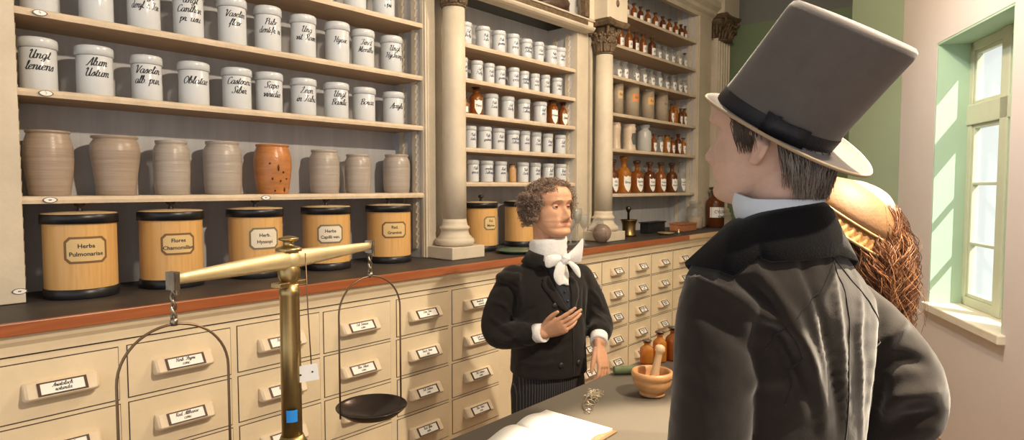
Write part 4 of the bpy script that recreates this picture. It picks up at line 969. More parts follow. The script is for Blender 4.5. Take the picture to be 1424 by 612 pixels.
def add_hand(mb, M, side, curl, spread=.0, thumb=(.5, .4), k=1.):
    """wrist at the origin, fingers along +x, palm down (-z), thumb on +y times side"""
    pal = []
    for x, w, h, zc in ((-.035, .024, .0185, 0), (-.012, .026, .0175, 0), (.01, .031, .0155, -.001), (.04, .038, .0145, -.001), (.068, .040, .0125, 0), (.086, .038, .0095, .0), (.092, .032, .006, 0)):
        pal.append([M @ Vector((x*k, (w*math.copysign(abs(math.cos(t))**.75, math.cos(t)))*k, (zc+h*math.copysign(abs(math.sin(t))**.8, math.sin(t)))*k)) for t in [2*PI*i/24 for i in range(24)]])
    mb.loft(pal)
    L = [(.040, .025, .021), (.045, .029, .022), (.042, .027, .021), (.033, .020, .019)]
    for i, (l, y0) in enumerate(zip(L, (.0285, .0100, -.0090, -.0275))):
        y0 *= side; a = curl[i]; az = spread*(1.5-i)*side
        p = Vector((.083-.004*abs(i-1.2), y0, 0)); pts = [Vector((.060, y0*.95, 0)), p]; ang = 0
        for j, s in enumerate(l):
            ang += a[j]; d = Vector((math.cos(ang)*math.cos(az), math.sin(az), -math.sin(ang))); p = p + d*s; pts.append(p)
        r = [.0082, .0090, .0084, .0076, .0058]
        if i == 3: r = [q*.87 for q in r]
        pp = catmull(pts, 5); rr = []
        for q in range(len(pp)):
            t = q/(len(pp)-1)*(len(r)-1); i0 = min(int(t), len(r)-2); rr.append(lerp(r[i0], r[i0+1], t-i0)*k*(1+.06*math.cos(2*PI*t)))
        tubeM(mb, M, [v*k for v in pp], rr, 12); mb.sphere(M @ (pp[-1]*k), rr[-1]*1.0, 10, 8)
    t0 = Vector((.006, .020*side, -.006)); a, b = thumb
    d1 = Vector((math.cos(a), math.sin(a)*side, -math.sin(b)*.6)).normalized(); p1 = t0+d1*.042
    d2 = Vector((math.cos(a*.62), math.sin(a*.62)*side, -math.sin(b)*.8)).normalized(); p2 = p1+d2*.033
    d3 = Vector((math.cos(a*.4), math.sin(a*.4)*side, -math.sin(b)*.9)).normalized(); p3 = p2+d3*.027
    pp = catmull([t0, p1, p2, p3], 5); r = [.0145, .0110, .0098, .0068]; rr = []
    for q in range(len(pp)):
        t = q/(len(pp)-1)*(len(r)-1); i0 = min(int(t), len(r)-2); rr.append(lerp(r[i0], r[i0+1], t-i0)*k)
    tubeM(mb, M, [v*k for v in pp], rr, 12); mb.sphere(M @ (pp[-1]*k), rr[-1], 10, 8)
def oval(c, rx, ry, z, n=48, e=.9, tilt=0.):
    """ring in a body frame: rx front to back, ry side to side"""
    return [Vector((c[0]+rx*math.copysign(abs(math.cos(t))**e, math.cos(t)), c[1]+ry*math.copysign(abs(math.sin(t))**e, math.sin(t)), z + tilt*math.copysign(abs(math.sin(t))**e, math.sin(t)))) for t in [2*PI*i/n for i in range(n)]]
def crease(me, BM, folds):
    """raises ridges and sinks valleys of cloth along lines laid on a garment (line, height, width)"""
    import numpy as np
    me.update(); n = len(me.vertices); co = np.empty(n*3); me.vertices.foreach_get('co', co); co = co.reshape(-1, 3)
    no = np.empty(n*3); me.vertices.foreach_get('normal', no); no = no.reshape(-1, 3); D = np.zeros(n)
    for line, amp, w in folds:
        pp = catmull([BM @ Vector(p) for p in line], 7); m = len(pp)
        P = np.array([tuple(p) for p in pp]); k = np.array([max(.0, math.sin(PI*(i+.6)/(m+.2)))**.6 for i in range(m)])
        lo, hi = P.min(0)-w*3, P.max(0)+w*3; idx = np.where(((co > lo) & (co < hi)).all(1))[0]
        if not len(idx): continue
        d = ((co[idx][:, None, :]-P[None])**2).sum(2); D[idx] += amp*(np.exp(-d/(w*w))*k[None]).max(1)
    co = co + no*D[:, None]; me.vertices.foreach_set('co', co.ravel()); me.update()
    sm = bmesh.new(); sm.from_mesh(me); bmesh.ops.smooth_vert(sm, verts=sm.verts, factor=.5, use_axis_x=True, use_axis_y=True, use_axis_z=True); sm.to_mesh(me); sm.free()
def limb(mb, M, pts, rad, n=20, sub=6):
    pp = catmull(pts, sub); rr = []
    for q in range(len(pp)):
        t = q/(len(pp)-1)*(len(rad)-1); i0 = min(int(t), len(rad)-2); rr.append(lerp(rad[i0], rad[i0+1], t-i0))
    tubeM(mb, M, pp, rr, n)
    mb.sphere(M @ Vector(pts[0]), rad[0], 14, 10); mb.sphere(M @ Vector(pts[-1]), rad[-1]*.98, 14, 10)
def skin_mat(name, col, lipcol=None):
    m = mat(name, col, .5, var=.10, scale=22, bump=.12, bscale=160, spec=.4)
    b = m.node_tree.nodes['Principled BSDF']; b.inputs['Subsurface Weight'].default_value = .12; b.inputs['Subsurface Radius'].default_value = (.012, .005, .003); b.inputs['Subsurface Scale'].default_value = .6
    return m
SKIN1 = skin_mat('warm_skin', (.66, .36, .215)); SKIN2 = skin_mat('pale_pink_skin', (.58, .39, .31)); LIPS = mat('lip_skin', (.47, .20, .145), .45)
EYEW = mat('eye_white', (.60, .56, .50), .15); IRIS = mat('dark_iris', (.05, .03, .018), .1)
NAIL = mat('nail', (.62, .42, .32), .3)
def wool(name, col, sheen=.25): return mat(name, col, .85, var=.12, scale=18, bump=.08, bscale=420, spec=.2, sheen=sheen)
COAT1 = wool('dark_brown_wool', (.0175, .0132, .0105), .30); COAT2 = wool('black_wool', (.016, .0135, .012), .12)
VELVET = mat('black_velvet', (.006, .006, .007), .9, sheen=.10, bump=.2, bscale=300, spec=.1)
LINEN = mat('white_linen', (.78, .77, .75), .75, var=.05, scale=20, bump=.25, bscale=120)
SHIRTB = mat('white_cotton_shade_tint', (.60, .66, .74), .75, var=.04, scale=20, bump=.1, bscale=160)  # white cotton with cool shade mixed into its base colour
FELT = mat('grey_brown_felt', (.108, .094, .086), .85, var=.08, scale=30, bump=.08, bscale=300, sheen=.25, spec=.2)
RIBBON = mat('black_ribbon', (.010, .010, .014), .6, bump=.15, bscale=200)
FELTEDGE = mat('tan_brim_binding', (.34, .26, .17), .7)

# ------------------------------------------------------------------ gentleman in the top hat
def place(ox, oy, oz, yaw, pitch=0., roll=0.):
    return Matrix.Translation((ox, oy, oz)) @ Matrix.Rotation(yaw, 4, 'Z') @ Matrix.Rotation(pitch, 4, 'Y') @ Matrix.Rotation(roll, 4, 'X')
def gentleman():
    R0 = Vector((1.160, .370, 0)); BM = place(0, 0, 0, math.radians(68)); I = Matrix.Identity(4)
    HM = place(1.134-R0.x, .390-R0.y, 1.549, math.radians(87), .0, .0)
    # torso sections of the coat: z, centre x, rx, ry, side tilt
    S = [(.62, -.0, .135, .170, 0), (.80, -.0, .128, .155, 0), (.95, -.0, .122, .148, 0), (1.06, -.005, .122, .150, 0), (1.16, -.012, .120, .158, .008), (1.23, -.016, .115, .166, .018), (1.275, -.018, .104, .166, .032), (1.315, -.014, .090, .142, .036), (1.345, -.008, .080, .110, .028), (1.375, .000, .072, .080, .012), (1.402, .006, .064, .066, .004)]
    LA = [(-.005, .138, 1.300), (-.008, .168, 1.22), (-.016, .184, 1.10), (-.012, .190, .99), (.010, .188, .88), (.03, .182, .78)]
    RA = [(-.015, -.140, 1.215), (-.050, -.185, 1.165), (-.095, -.205, 1.10), (-.088, -.215, 1.03), (-.01, -.20, .975), (.10, -.155, .955)]
    body = MB(); add_head(body, HM, 1.10, 1.05, 1.0, .7, -.024)
    tubeM(body, I, [HM @ Vector((-.030, 0, -.03)), HM @ Vector((-.024, 0, -.10)), BM @ Vector((.004, 0, 1.37))], [.060, .058, .058], 24)
    body.loft([[BM @ p for p in oval((cx, 0), rx*.78, ry*(.74 if z > 1.15 else .84), z, tilt=tl)] for z, cx, rx, ry, tl in S])
    limb(body, BM, [(-.005, .118, 1.275)]+LA[1:], [.036, .040, .040, .040, .034, .027]); limb(body, BM, [(-.015, -.118, 1.19)]+RA[1:], [.036, .040, .040, .040, .034, .027])
    for s in (1, -1):
        limb(body, BM, [(0, .09*s, .70), (.01, .10*s, .48), (.0, .10*s, .10)], [.088, .062, .046])
        body.sphere(BM @ Vector((.06, .10*s, .052)), .048, 14, 10, 0, (1, 1, 1)); limb(body, BM, [(-.03, .10*s, .045), (.06, .105*s, .042), (.14, .11*s, .036)], [.040, .042, .034])
    LHM = BM @ Matrix.Translation((.034, .180, .762)) @ Matrix.Rotation(PI/2-.1, 4, 'Y') @ Matrix.Rotation(PI/2, 4, 'X')
    add_hand(body, LHM, -1, [(.25, .5, .3)]*4, .05, (.5, .3))
    RHM = BM @ Matrix.Translation((.115, -.152, .952)) @ Matrix.Rotation(.55, 4, 'Z')
    add_hand(body, RHM, 1, [(.35, .6, .4)]*4, .05, (.5, .4))
    me = union(body, .0028, 3)
    HT = HM @ Matrix.Translation((-.002, 0, .012)) @ Matrix.Rotation(math.radians(-5.5), 4, 'X') @ Matrix.Rotation(math.radians(-32.5), 4, 'Y')
    a0, b0 = .107, .092; HTi = HT.inverted()
    for v in me.vertices:                      # the head fits inside the crown
        q = HTi @ v.co
        if q.z > -.012 and q.length < .3:
            qx = q.x + .17*q.z; r_ = math.sqrt((qx/a0)**2 + (q.y/b0)**2)
            if r_ > .93: k_ = lerp(1, .93/r_, min(1, (q.z+.012)/.012)); v.co = HT @ Vector((qx*k_ - .17*q.z, q.y*k_, q.z))
    person = link('person', me, [SKIN2], None, R0)
    tag(person, 'man seen from behind in a tall grey top hat and dark coat', 'person')
    # hat
    HT = HM @ Matrix.Translation((-.002, 0, .012)) @ Matrix.Rotation(math.radians(-5.5), 4, 'X') @ Matrix.Rotation(math.radians(-32.5), 4, 'Y')
    hat = MB(); n = 72; rings = []
    a0, b0 = .107, .092
    def ring(r, z, k=1.): return [HT @ Vector(((a0*r)*math.cos(t) - .17*z, (b0*r)*math.sin(t), z)) for t in [2*PI*i/n for i in range(n)]]
    prof = [(1.0, 0), (1.0, .01), (.985, .05), (.985, .10), (.985, .140), (.99, .180), (.985, .187), (.965, .1945), (.91, .1985), (.6, .200), (.001, .200)]
    hat.loft([ring(r, z) for r, z in prof], 0, True, False)
    # brim, curled up at the sides and dipping fore and aft
    def brim(u, t, dz):
        ca, sa = math.cos(t), math.sin(t); ra, rb = lerp(a0*1.0, .152, u), lerp(b0*1.0, .126, u)
        z = dz + (.006 if sa > 0 else .014)*u**2*sa*sa - .006*u*u*ca*ca*(1 if ca > 0 else -.6)
        return HT @ Vector((ra*ca - .026*u, rb*sa, z))
    T = [2*PI*i/n for i in range(n)]
    rr = [[brim(u, t, .003) for t in T] for u in (0, .25, .5, .75, .94, 1.0)] + [[brim(1.02, t, .0005) for t in T]] + [[brim(u, t, -.002) for t in T] for u in (1.0, .94, .75, .5, .25, -.04)]
    hat.loft(rr, 0, True, False)
    hat.build('top_hat', FELT, person)
    e = MB()
    for t0 in (0,):
        P = [brim(1.015, t, .0005) for t in T]; e.tube(P+[P[0]], .0030, 8)
    e.build('brim_binding', FELTEDGE, person)
    rb = MB(); rb.loft([ring(1.012, .003), ring(1.018, .006), ring(1.012, .027), ring(1.0, .029)], 0, True, False)
    for dx, w_, hh, q in ((-.052, .036, .017, .15), (-.028, .012, .020, 0)):
        t = math.acos(dx/a0); c = Vector((a0*1.03*math.cos(t), b0*1.045*math.sin(t), .018))
        tg_ = Vector((-a0*math.sin(t), b0*math.cos(t), 0)).normalized()*-1; nr = Vector((math.cos(t)/a0, math.sin(t)/b0, 0)).normalized(); up = Vector((0, 0, 1))
        ring4 = []
        for u, kh, kd in ((-w_, .95, .002), (-w_*.5, .92, .005), (0, .85, .004), (w_*.5, .92, .005), (w_, .95, .002)):
            ring4.append([HT @ (c+tg_*u+up*(hh*kh)*sgz+nr*d) for sgz, d in ((-1, 0), (1, 0), (1, kd+.002), (-1, kd+.002))])
        rb.loft(ring4, 0, True, True)
    rb.build('hat_ribbon', RIBBON, person)
    # hair: strands sweeping from under the brim to the nape, with sideburns
    rnd = random.Random(11); hr = MB()
    def skull(az, z):
        """point on the head surface, az measured from the face, left positive"""
        xb = interp([(-.13, -.060), (-.10, -.068), (-.08, -.075), (-.06, -.082), (-.03, -.094), (0, -.102), (.04, -.106), (.07, -.098)], z); w = interp([(-.13, .056), (-.10, .058), (-.07, .0625), (-.045, .067), (0, .072), (.03, .0755), (.06, .073)], z)
        ca, sa = math.cos(az), math.sin(az); x = (-.008+(xb+.008)*-ca) if ca < 0 else -.008+.09*ca
        return Vector((x, w*sa, z))*1.10
    for i in range(4200):
        az = rnd.uniform(1.10, 2*PI-1.10)
        side = az if az <= PI else 2*PI-az
        if side < 1.75:
            if side < 1.30 and rnd.random() < .5: continue
            z0, z1 = .055, rnd.uniform(-.040, -.010) if side < 1.62 else rnd.uniform(-.035, .0)
        else: z0, z1 = .05, rnd.uniform(-.112, -.075) if side > 2.0 else rnd.uniform(-.095, -.06)
        P = []; back = .012 if side < 1.75 else .05
        for q in range(5):
            t = q/4; zz = lerp(z0, z1, t); a_ = az + (.34 if az < PI else -.34)*t*(1 if side > 1.7 else .5) + .05*math.sin(i*1.3+q)
            p = skull(a_, zz); off = .006+.010*rnd.random() + (.012*t*t*rnd.random() if side > 1.9 else .003)
            nrm = Vector((p.x+.01, p.y, 0)).normalized(); P.append(HM @ (p+nrm*off*(.55 if side < 1.5 else 1.5 if side < 1.75 else 1)))
        up_ = [v for v in P if (HTi @ v).z > -.006]
        if len(up_) >= 4: continue
        for q in range(5):
            h_ = HTi @ P[q]
            if h_.z > -.004:
                r_ = math.sqrt(((h_.x+.17*h_.z)/a0)**2 + (h_.y/b0)**2); k_ = min(1, .90/r_); P[q] = HT @ Vector((h_.x*k_, h_.y*k_, min(h_.z, .01)))
        hr.tube(P, [.0006, .0008, .0008, .0006, .0002], 4, 0 if (side < 1.78 or rnd.random() < .3) else 1)
    hr.build('hair', [mat('dark_brown_hair', (.075, .056, .046), .5, var=.3, scale=40), mat('grey_hair', (.27, .245, .22), .5, var=.4, scale=40)], person)
    # coat
    c = MB()
    c.loft([[BM @ p for p in oval((cx, 0), rx, ry, z, 64, tilt=tl)] for z, cx, rx, ry, tl in S])
    limb(c, BM, LA[:5]+[(.022, .184, .80)], [.066, .068, .066, .066, .056, .046], 28); limb(c, BM, RA[:5]+[(.075, -.165, .958)], [.066, .068, .068, .068, .056, .046], 28)
    # skirts of the frock coat
    c.loft([[BM @ p for p in oval((cx, 0), rx, ry, z, 64)] for z, cx, rx, ry in ((.40, -.02, .165, .205), (.62, -.01, .145, .185), (.85, -.0, .128, .155))])
    # folds: ridges of cloth at the shoulder, down the sleeves and the back
    me = union(c, .0055, 6, .5)
    crease(me, BM, [(l_, a_*1.2, w_*1.0) for l_, a_, w_ in [
        ([(-.057, .16, 1.332), (-.077, .142, 1.304), (-.097, .124, 1.266), (-.111, .107, 1.232), (-.118, .088, 1.188), (-.122, .076, 1.147)], .013, .012),
        ([(-.024, .205, 1.312), (-.044, .194, 1.312), (-.064, .178, 1.302), (-.077, .154, 1.284), (-.094, .135, 1.259), (-.107, .112, 1.217), (-.112, .098, 1.176)], -.011, .014),
        ([(-.006, .211, 1.302), (-.033, .205, 1.299), (-.059, .192, 1.282), (-.076, .163, 1.26), (-.09, .138, 1.243), (-.102, .123, 1.234), (-.113, .099, 1.202), (-.122, .076, 1.155), (-.125, .056, 1.104), (-.126, .043, 1.049)], .014, .012),
        ([(-.082, .142, 1.23), (-.093, .129, 1.219), (-.104, .113, 1.197), (-.111, .099, 1.164), (-.113, .089, 1.123)], -.013, .012),
        ([(-.03, .225, 1.254), (-.056, .212, 1.24), (-.075, .184, 1.212), (-.079, .14, 1.173)], -.01, .016),
        ([(-.08, .171, 1.137), (-.083, .131, 1.14), (-.099, .114, 1.145), (-.109, .096, 1.123), (-.112, .085, 1.081)], .01, .014),
        ([(-.089, .004, 1.348), (-.124, .026, 1.264), (-.131, .016, 1.171), (-.128, -.004, 1.047)], .006, .009),
        ([(-.111, .081, 1.29), (-.124, .068, 1.21), (-.129, .047, 1.127)], .006, .009),
        ([(-.086, .067, 1.344), (-.113, .073, 1.29), (-.127, .054, 1.209), (-.129, .023, 1.1), (-.128, .013, 1.044)], -.007, .011),
        ([(-.083, -.07, 1.313), (-.129, -.027, 1.225), (-.13, -.036, 1.115), (-.122, -.052, 1.03)], .005, .009),
        ([(-.078, -.154, 1.242), (-.098, -.134, 1.182), (-.097, -.133, 1.104), (-.081, -.153, 1.003)], -.009, .012),
        ([(-.101, -.123, 1.158), (-.107, -.149, 1.188), (-.106, -.187, 1.207)], .012, .012),
        ([(-.104, -.136, 1.129), (-.125, -.153, 1.148), (-.145, -.181, 1.145)], -.013, .013),
        ([(-.094, -.149, 1.042), (-.129, -.149, 1.086), (-.161, -.187, 1.098)], .013, .013),
        ([(-.099, -.155, 1.007), (-.134, -.159, 1.04), (-.163, -.187, 1.055)], -.012, .013)]])
    def wr(p):
        return .0035*(noise.noise(Vector((p.x*14, p.y*14, p.z*6)))) + .0012*noise.noise(p*45)
    displace(me, wr)
    coat = link('coat', me, COAT1, person)
    # seams drawn in thread: centre back, yokes and armholes
    from mathutils.bvhtree import BVHTree
    bvh = BVHTree.FromPolygons([v.co for v in me.vertices], [tuple(p.vertices) for p in me.polygons])
    sm = MB()
    def seam(P, r=.0013):
        pts = []
        for p in catmull([BM @ Vector(q) for q in P], 10):
            co, nn, _, _ = bvh.find_nearest(p)
            if co: pts.append(co + nn*.0002)
        sm.tube(pts, r, 5)
    seam([(-.12, .0, 1.35), (-.14, 0, 1.22), (-.14, 0, 1.0), (-.14, 0, .8)])
    seam([(-.10, .0, 1.335), (-.12, .05, 1.29), (-.11, .11, 1.24), (-.08, .135, 1.19)])
    seam([(-.10, .0, 1.335), (-.12, -.05, 1.28), (-.11, -.11, 1.21), (-.08, -.135, 1.16)])
    for s in (1, -1):
        dz = 0 if s > 0 else -.07
        seam([(.0, .125*s, 1.335+dz), (-.05, .14*s, 1.31+dz), (-.10, .13*s, 1.245+dz), (-.12, .115*s, 1.165+dz), (-.10, .11*s, 1.10+dz)])
    sm.build('seam', COAT2, coat)
    # velvet collar falling over the shoulders
    vc = MB(); rings = []; m_ = 40
    for i in range(m_+1):
        t = PI + (i/m_-.5)*2*math.radians(134); ca, sa = math.cos(t), math.sin(t); fr = abs(i/m_-.5)*2
        ring_ = []
        for u, (r0, zz) in enumerate(((.068, 1.380), (.076, 1.414), (.080, 1.422), (.086, 1.414), (.101, 1.385), (.122, 1.343))):
            k_ = r0; ry_ = r0*1.0 + (.036 if u == 5 else .016 if u == 4 else 0)*abs(sa)
            p = BM @ Vector((.004+k_*ca, ry_*sa + (.014 if u in (1, 2, 3) else 0), zz - .055*fr**1.6*(u >= 1) - (.012*abs(sa) if u == 5 else 0)))
            co, nn, _, _ = bvh.find_nearest(p)
            if co and u >= 4: p = co + nn*(.0085 if u == 5 else .013)
            elif co and u >= 2 and (p-co).dot(nn) < .010: p = co + nn*.012
            ring_.append(p)
        rings.append(ring_)
    vc.loft(rings, 0, True, False, False)
    cb = BVHTree.FromPolygons([Vector(v) for v in vc.v], vc.f); ax_ = BM @ Vector((0, 0, 0))
    for v in coat.data.vertices:               # the coat lies under its collar
        if v.co.z < 1.26: continue
        co, nn, _, dist = cb.find_nearest(v.co)
        if co is None or dist > .022: continue
        if nn.dot(Vector((co.x-ax_.x, co.y-ax_.y, .12))) < 0: nn = -nn
        sg = (v.co-co).dot(nn)
        if sg > -.005: v.co -= nn*(sg+.005)
    coat.data.update()
    o = vc.build('collar', VELVET, coat); sd = o.modifiers.new('th', 'SOLIDIFY'); sd.thickness = .004; sd.offset = 1
    # shirt collar: a stiff band standing up to the cheek
    sc_ = MB(); rings = []
    for i in range(m_+1):
        t = 2*PI*i/m_; ca, sa = math.cos(t), math.sin(t)
        up = .020*max(0, ca+.2) 
        rings.append([BM @ Vector((.002+r*ca*1.0+x_*ca, .010+r*sa*1.0+(.012 if z > 1.39 else 0), z)) for r, z, x_ in ((.063, 1.36, 0), (.070, 1.40, 0), (.0765, 1.428+up, .006), (.0740, 1.430+up, .006), (.067, 1.40, 0), (.060, 1.36, 0))])
    sc_.loft(rings, 0, True, False, True)
    tag(sc_.build('shirt_collar', SHIRTB, person), 'stiff white shirt collar with bluish shade tint')
    tr = MB()
    for s in (1, -1): limb(tr, BM, [(0, .085*s, .72), (.012, .10*s, .48), (.0, .10*s, .13)], [.108, .085, .07], 24)
    link('trousers', union(tr, .009, 3), COAT2, person)
    for s in (1, -1):
        sh = MB(); limb(sh, BM, [(-.035, .10*s, .058), (.06, .105*s, .055), (.15, .11*s, .045)], [.050, .052, .043], 16); limb(sh, BM, [(-.01, .10*s, .06), (-.005, .10*s, .14)], [.052, .055], 16)
        me_ = union(sh, .006, 3)
        for v in me_.vertices: v.co.z = max(v.co.z, .004)
        link('shoe', me_, mat('black_leather', (.012, .010, .009), .35), person)
    return person
gentleman()
# ------------------------------------------------------------------ curly haired man behind the counter
def add_eyes(person, HM, k, gaze=0.):
    for s in (1, -1):
        c = Vector((.0640, s*.0310, .0005)); r = .0128
        q = MB(); q.sphere((0, 0, 0), r*k, 20, 14)
        o = q.build('eye', [EYEW, IRIS], person); 
        g = Vector((math.cos(gaze), math.sin(gaze), 0))
        for p in o.data.polygons:
            if (p.center.normalized()).dot(g) > .885: p.material_index = 1
        o.matrix_local = HM @ Matrix.Translation(c*k)
        # lids
        q = MB(); n, m_ = 18, 6
        for top in (1, -1):
            rings = []
            for i in range(m_+1):
                row = []
                for j in range(n+1):
                    a = lerp(-1.25, 1.25, j/n); open_ = (.20 if top > 0 else -.34)*max(0., math.cos(a*1.15))**.6
                    e = lerp(open_, 1.25*top, i/m_)
                    rr = r+.0013 + (.0009 if i == 0 else 0)
                    row.append(HM @ ((c+Vector((rr*math.cos(e)*math.cos(a), rr*math.cos(e)*math.sin(a), rr*math.sin(e))))*k))
                rings.append(row)
            q.loft(rings, 0, True, False, False)
        q.build('eyelid', SKIN1, person)
def strip_on(bvh, poly_rows, off, th, name, m, parent, smooth=True):
    """cloth laid on a surface: rows of points are dropped onto it and given thickness"""
    q = MB(); rows = []
    for row in poly_rows:
        rr = []
        for p in row:
            co, nn, _, _ = bvh.find_nearest(Vector(p[:3])); rr.append(co+nn*(off+(p[3] if len(p) > 3 else 0)))
        rows.append(rr)
    q.loft(rows, 0, smooth, False, False)
    o = q.build(name, m, parent); s_ = o.modifiers.new('th', 'SOLIDIFY'); s_.thickness = th; s_.offset = 1
    return o
def pharmacist():
    from mathutils.bvhtree import BVHTree
    R0 = Vector((1.975, 1.553, 0)); BM = place(0, 0, 0, math.radians(243.7)); K = 1.02
    HM = place(BM.to_3x3().col[0].x*.012, BM.to_3x3().col[0].y*.012, 1.368, math.radians(260), math.radians(-3), math.radians(0))
    S = [(.62, .01, .125, .155, 0), (.70, .01, .135, .160, 0), (.80, .01, .132, .152, 0), (.90, .006, .130, .152, 0), (.98, .002, .126, .160, 0), (1.04, -.004, .118, .168, 0), (1.085, -.008, .102, .162, 0), (1.12, -.008, .085, .130, 0), (1.15, -.002, .074, .092, 0), (1.18, .006, .062, .062, 0)]
    RA = [(-.010, -.145, 1.075), (-.045, -.185, .98), (-.062, -.205, .885), (-.03, -.19, .855), (.06, -.145, .872), (.151, -.093, .894)]
    LA = [(-.006, .145, 1.07), (.0, .195, .985), (.03, .215, .905), (.07, .205, .875), (.115, .174, .860), (.150, .150, .842)]
    body = MB(); add_head(body, HM, K, 1.12, 1.03, 1.15, 0., .80)
    I = Matrix.Identity(4)
    tubeM(body, I, [HM @ Vector((-.026, 0, -.03)), HM @ Vector((-.024, 0, -.10)), BM @ Vector((.0, 0, 1.14))], [.056, .055, .058], 24)
    body.loft([[BM @ p for p in oval((cx, 0), rx*(.88 if z > .82 else .66), ry*(.88 if z > .82 else .62), z)] for z, cx, rx, ry, tl in S])
    limb(body, BM, RA, [.048, .043, .040, .038, .034, .0255]); limb(body, BM, LA, [.048, .043, .040, .038, .034, .0255])
    for s in (1, -1):
        limb(body, BM, [(0, .070*s, .70), (.01, .085*s, .42), (.0, .085*s, .08)], [.066, .054, .042]); limb(body, BM, [(-.03, .085*s, .042), (.06, .09*s, .04), (.13, .10*s, .033)], [.037, .039, .031])
    # hands: frame columns are fingers, thumb side, back of hand
    def frame(o, x, z):
        x = Vector(x).normalized(); z = Vector(z); z = (z-x*z.dot(x)).normalized(); y = z.cross(x)
        m = Matrix.Identity(4)
        for i, c in enumerate((x, y, z)): 
            for j in range(3): m[j][i] = c[j]
        return Matrix.Translation(o) @ m
    CV = Vector((-.745, -.66, .02))                     # towards the customers
    wr = BM @ Vector((.158, -.088, .898)); tip = BM @ Vector((.262, .004, .966))
    RH = frame(wr, tip-wr, CV + Vector((.0, .0, -.25)))
    add_hand(body, RH, 1, [(.12, .20, .12), (.20, .25, .15), (.38, .35, .2), (.55, .5, .3)], .05, (.56, -.10), .95)
    wl = BM @ Vector((.168, .146, .822)); body.sphere(BM @ Vector((.156, .149, .838)), .0262, 16, 12)
    LH = frame(wl, BM.to_3x3() @ Vector((.42, .0, -1)), CV*.75 + Vector((.62, -.70, 0))*.85)
    add_hand(body, LH, -1, [(.30, .55, .35), (.35, .6, .35), (.32, .5, .3), (.25, .4, .3)], .06, (.42, .35), .92)
    me = union(body, .0024, 2)
    person = link('person', me, [SKIN1, LIPS], None, R0)
    Hi = HM.inverted()
    for p in me.polygons:
        q = (Hi @ p.center)*(1/K)
        zc = -.0625 + .0; lipw = .0225
        if abs(q.y) < lipw and q.x > .07:
            up = .0068*(1-(abs(q.y)/lipw)**2)*(1.0 - .25*gauss(q.y, .004)); lo = .0078*(1-(abs(q.y)/lipw)**2)
            if zc-lo-.0018 < q.z < zc+up: p.material_index = 1
    tag(person, 'curly haired man in black jacket and white cravat gesturing behind counter', 'person')
    add_eyes(person, HM, K, .0)
    # eyebrows and hair
    rnd = random.Random(5); HAIR = mat('grizzled_curls', (.20, .130, .092), .6, var=.35, scale=60); HAIR2 = mat('grey_curls', (.34, .25, .19), .5, var=.35, scale=60)
    eb = MB()
    hb = BVHTree.FromPolygons([v.co for v in me.vertices], [tuple(p.vertices) for p in me.polygons])
    for s in (1, -1):
        for i in range(46):
            t = rnd.random(); y = s*lerp(.012, .050, t); z = .0195+.006*math.sin(PI*min(1, t*1.1))-.006*t*t + rnd.uniform(-.002, .002)
            co, nn, _, _ = hb.find_nearest(HM @ (Vector((.10-.02*t, y, z))*K)); d = HM.to_3x3() @ Vector((0, s*.006, .0015-.003*t))
            eb.tube([co-nn*.0005, co+nn*.0012+d*.5, co+nn*.0010+d], [.0006, .0006, .0002], 4)
    eb.build('eyebrow', HAIR2, person)
    hr = MB()
    n_ = 0
    while n_ < 3000:
        u = Vector((rnd.gauss(0, 1), rnd.gauss(0, 1), rnd.gauss(0, 1))).normalized()
        az = math.atan2(u.y, u.x)
        # hair grows over crown, sides and back; the forehead and face stay bare
        front = math.cos(az)
        if u.z < -.62: continue
        if u.x > .0:
            lim = .66 if abs(u.y) < .33 else .50
            if u.z < lim and abs(u.y) < .80: continue
            if u.z < .0 and u.x > (.36 if u.z > -.4 else .2): continue
        if u.z < -.25 and u.x > .14: continue
        n_ += 1
        p = Vector((-.012+u.x*.100, u.y*.0760, (.010+u.z*.108) if u.z < .2 else (.010+u.z*.108)*.82)); co, nn, _, _ = hb.find_nearest(HM @ (p*K))
        puff = (.036 if u.z < .5 else .014)*rnd.uniform(.05, 1.0)*(1.25 if u.z < .2 and u.x < .2 else 1)
        c = co+nn*(puff)
        ax = (nn*.5 + Vector((rnd.uniform(-1, 1), rnd.uniform(-1, 1), rnd.uniform(-1, .3)))).normalized(); a1 = ax.orthogonal().normalized(); a2 = ax.cross(a1); R_ = rnd.uniform(.0035, .0085); ph = rnd.random()*6.28; L_ = rnd.uniform(.010, .026)
        P = [c + (a1*math.cos(ph+t*.75)+a2*math.sin(ph+t*.75))*R_*(1-.03*t) + ax*(L_*(t/13-.5)) for t in range(14)]
        hr.tube(P, [.0005]+[.0010]*12+[.0004], 4, 0 if rnd.random() < .62 else 1)
    for s in (1, -1):                       # side locks over the ears
        for i in range(330):
            p = Vector((rnd.uniform(-.05, .026), s*.080, rnd.uniform(-.05, .05))); c = HM @ ((p + Vector((0, s*rnd.uniform(.004, .026), 0)))*K)
            ax = Vector((rnd.uniform(-1, 1), rnd.uniform(-1, 1), rnd.uniform(-1, .2))).normalized(); a1 = ax.orthogonal().normalized(); a2 = ax.cross(a1); R_ = rnd.uniform(.0035, .0085); ph = rnd.random()*6.28; L_ = rnd.uniform(.010, .026)
            hr.tube([c + (a1*math.cos(ph+t*.75)+a2*math.sin(ph+t*.75))*R_*(1-.03*t) + ax*(L_*(t/13-.5)) for t in range(14)], [.0005]+[.0010]*12+[.0004], 4, 0 if rnd.random() < .62 else 1)
    hr.build('hair', [HAIR, HAIR2], person)
    # jacket
    c = MB(); c.loft([[BM @ p for p in oval((cx, 0), rx, ry, z, 64)] for z, cx, rx, ry, tl in S[1:]])
    limb(c, BM, RA[:5]+[(.112, -.112, .884)], [.064, .062, .060, .058, .050, .041], 26); limb(c, BM, LA[:5]+[(.118, .172, .858)], [.062, .058, .056, .054, .047, .040], 26)
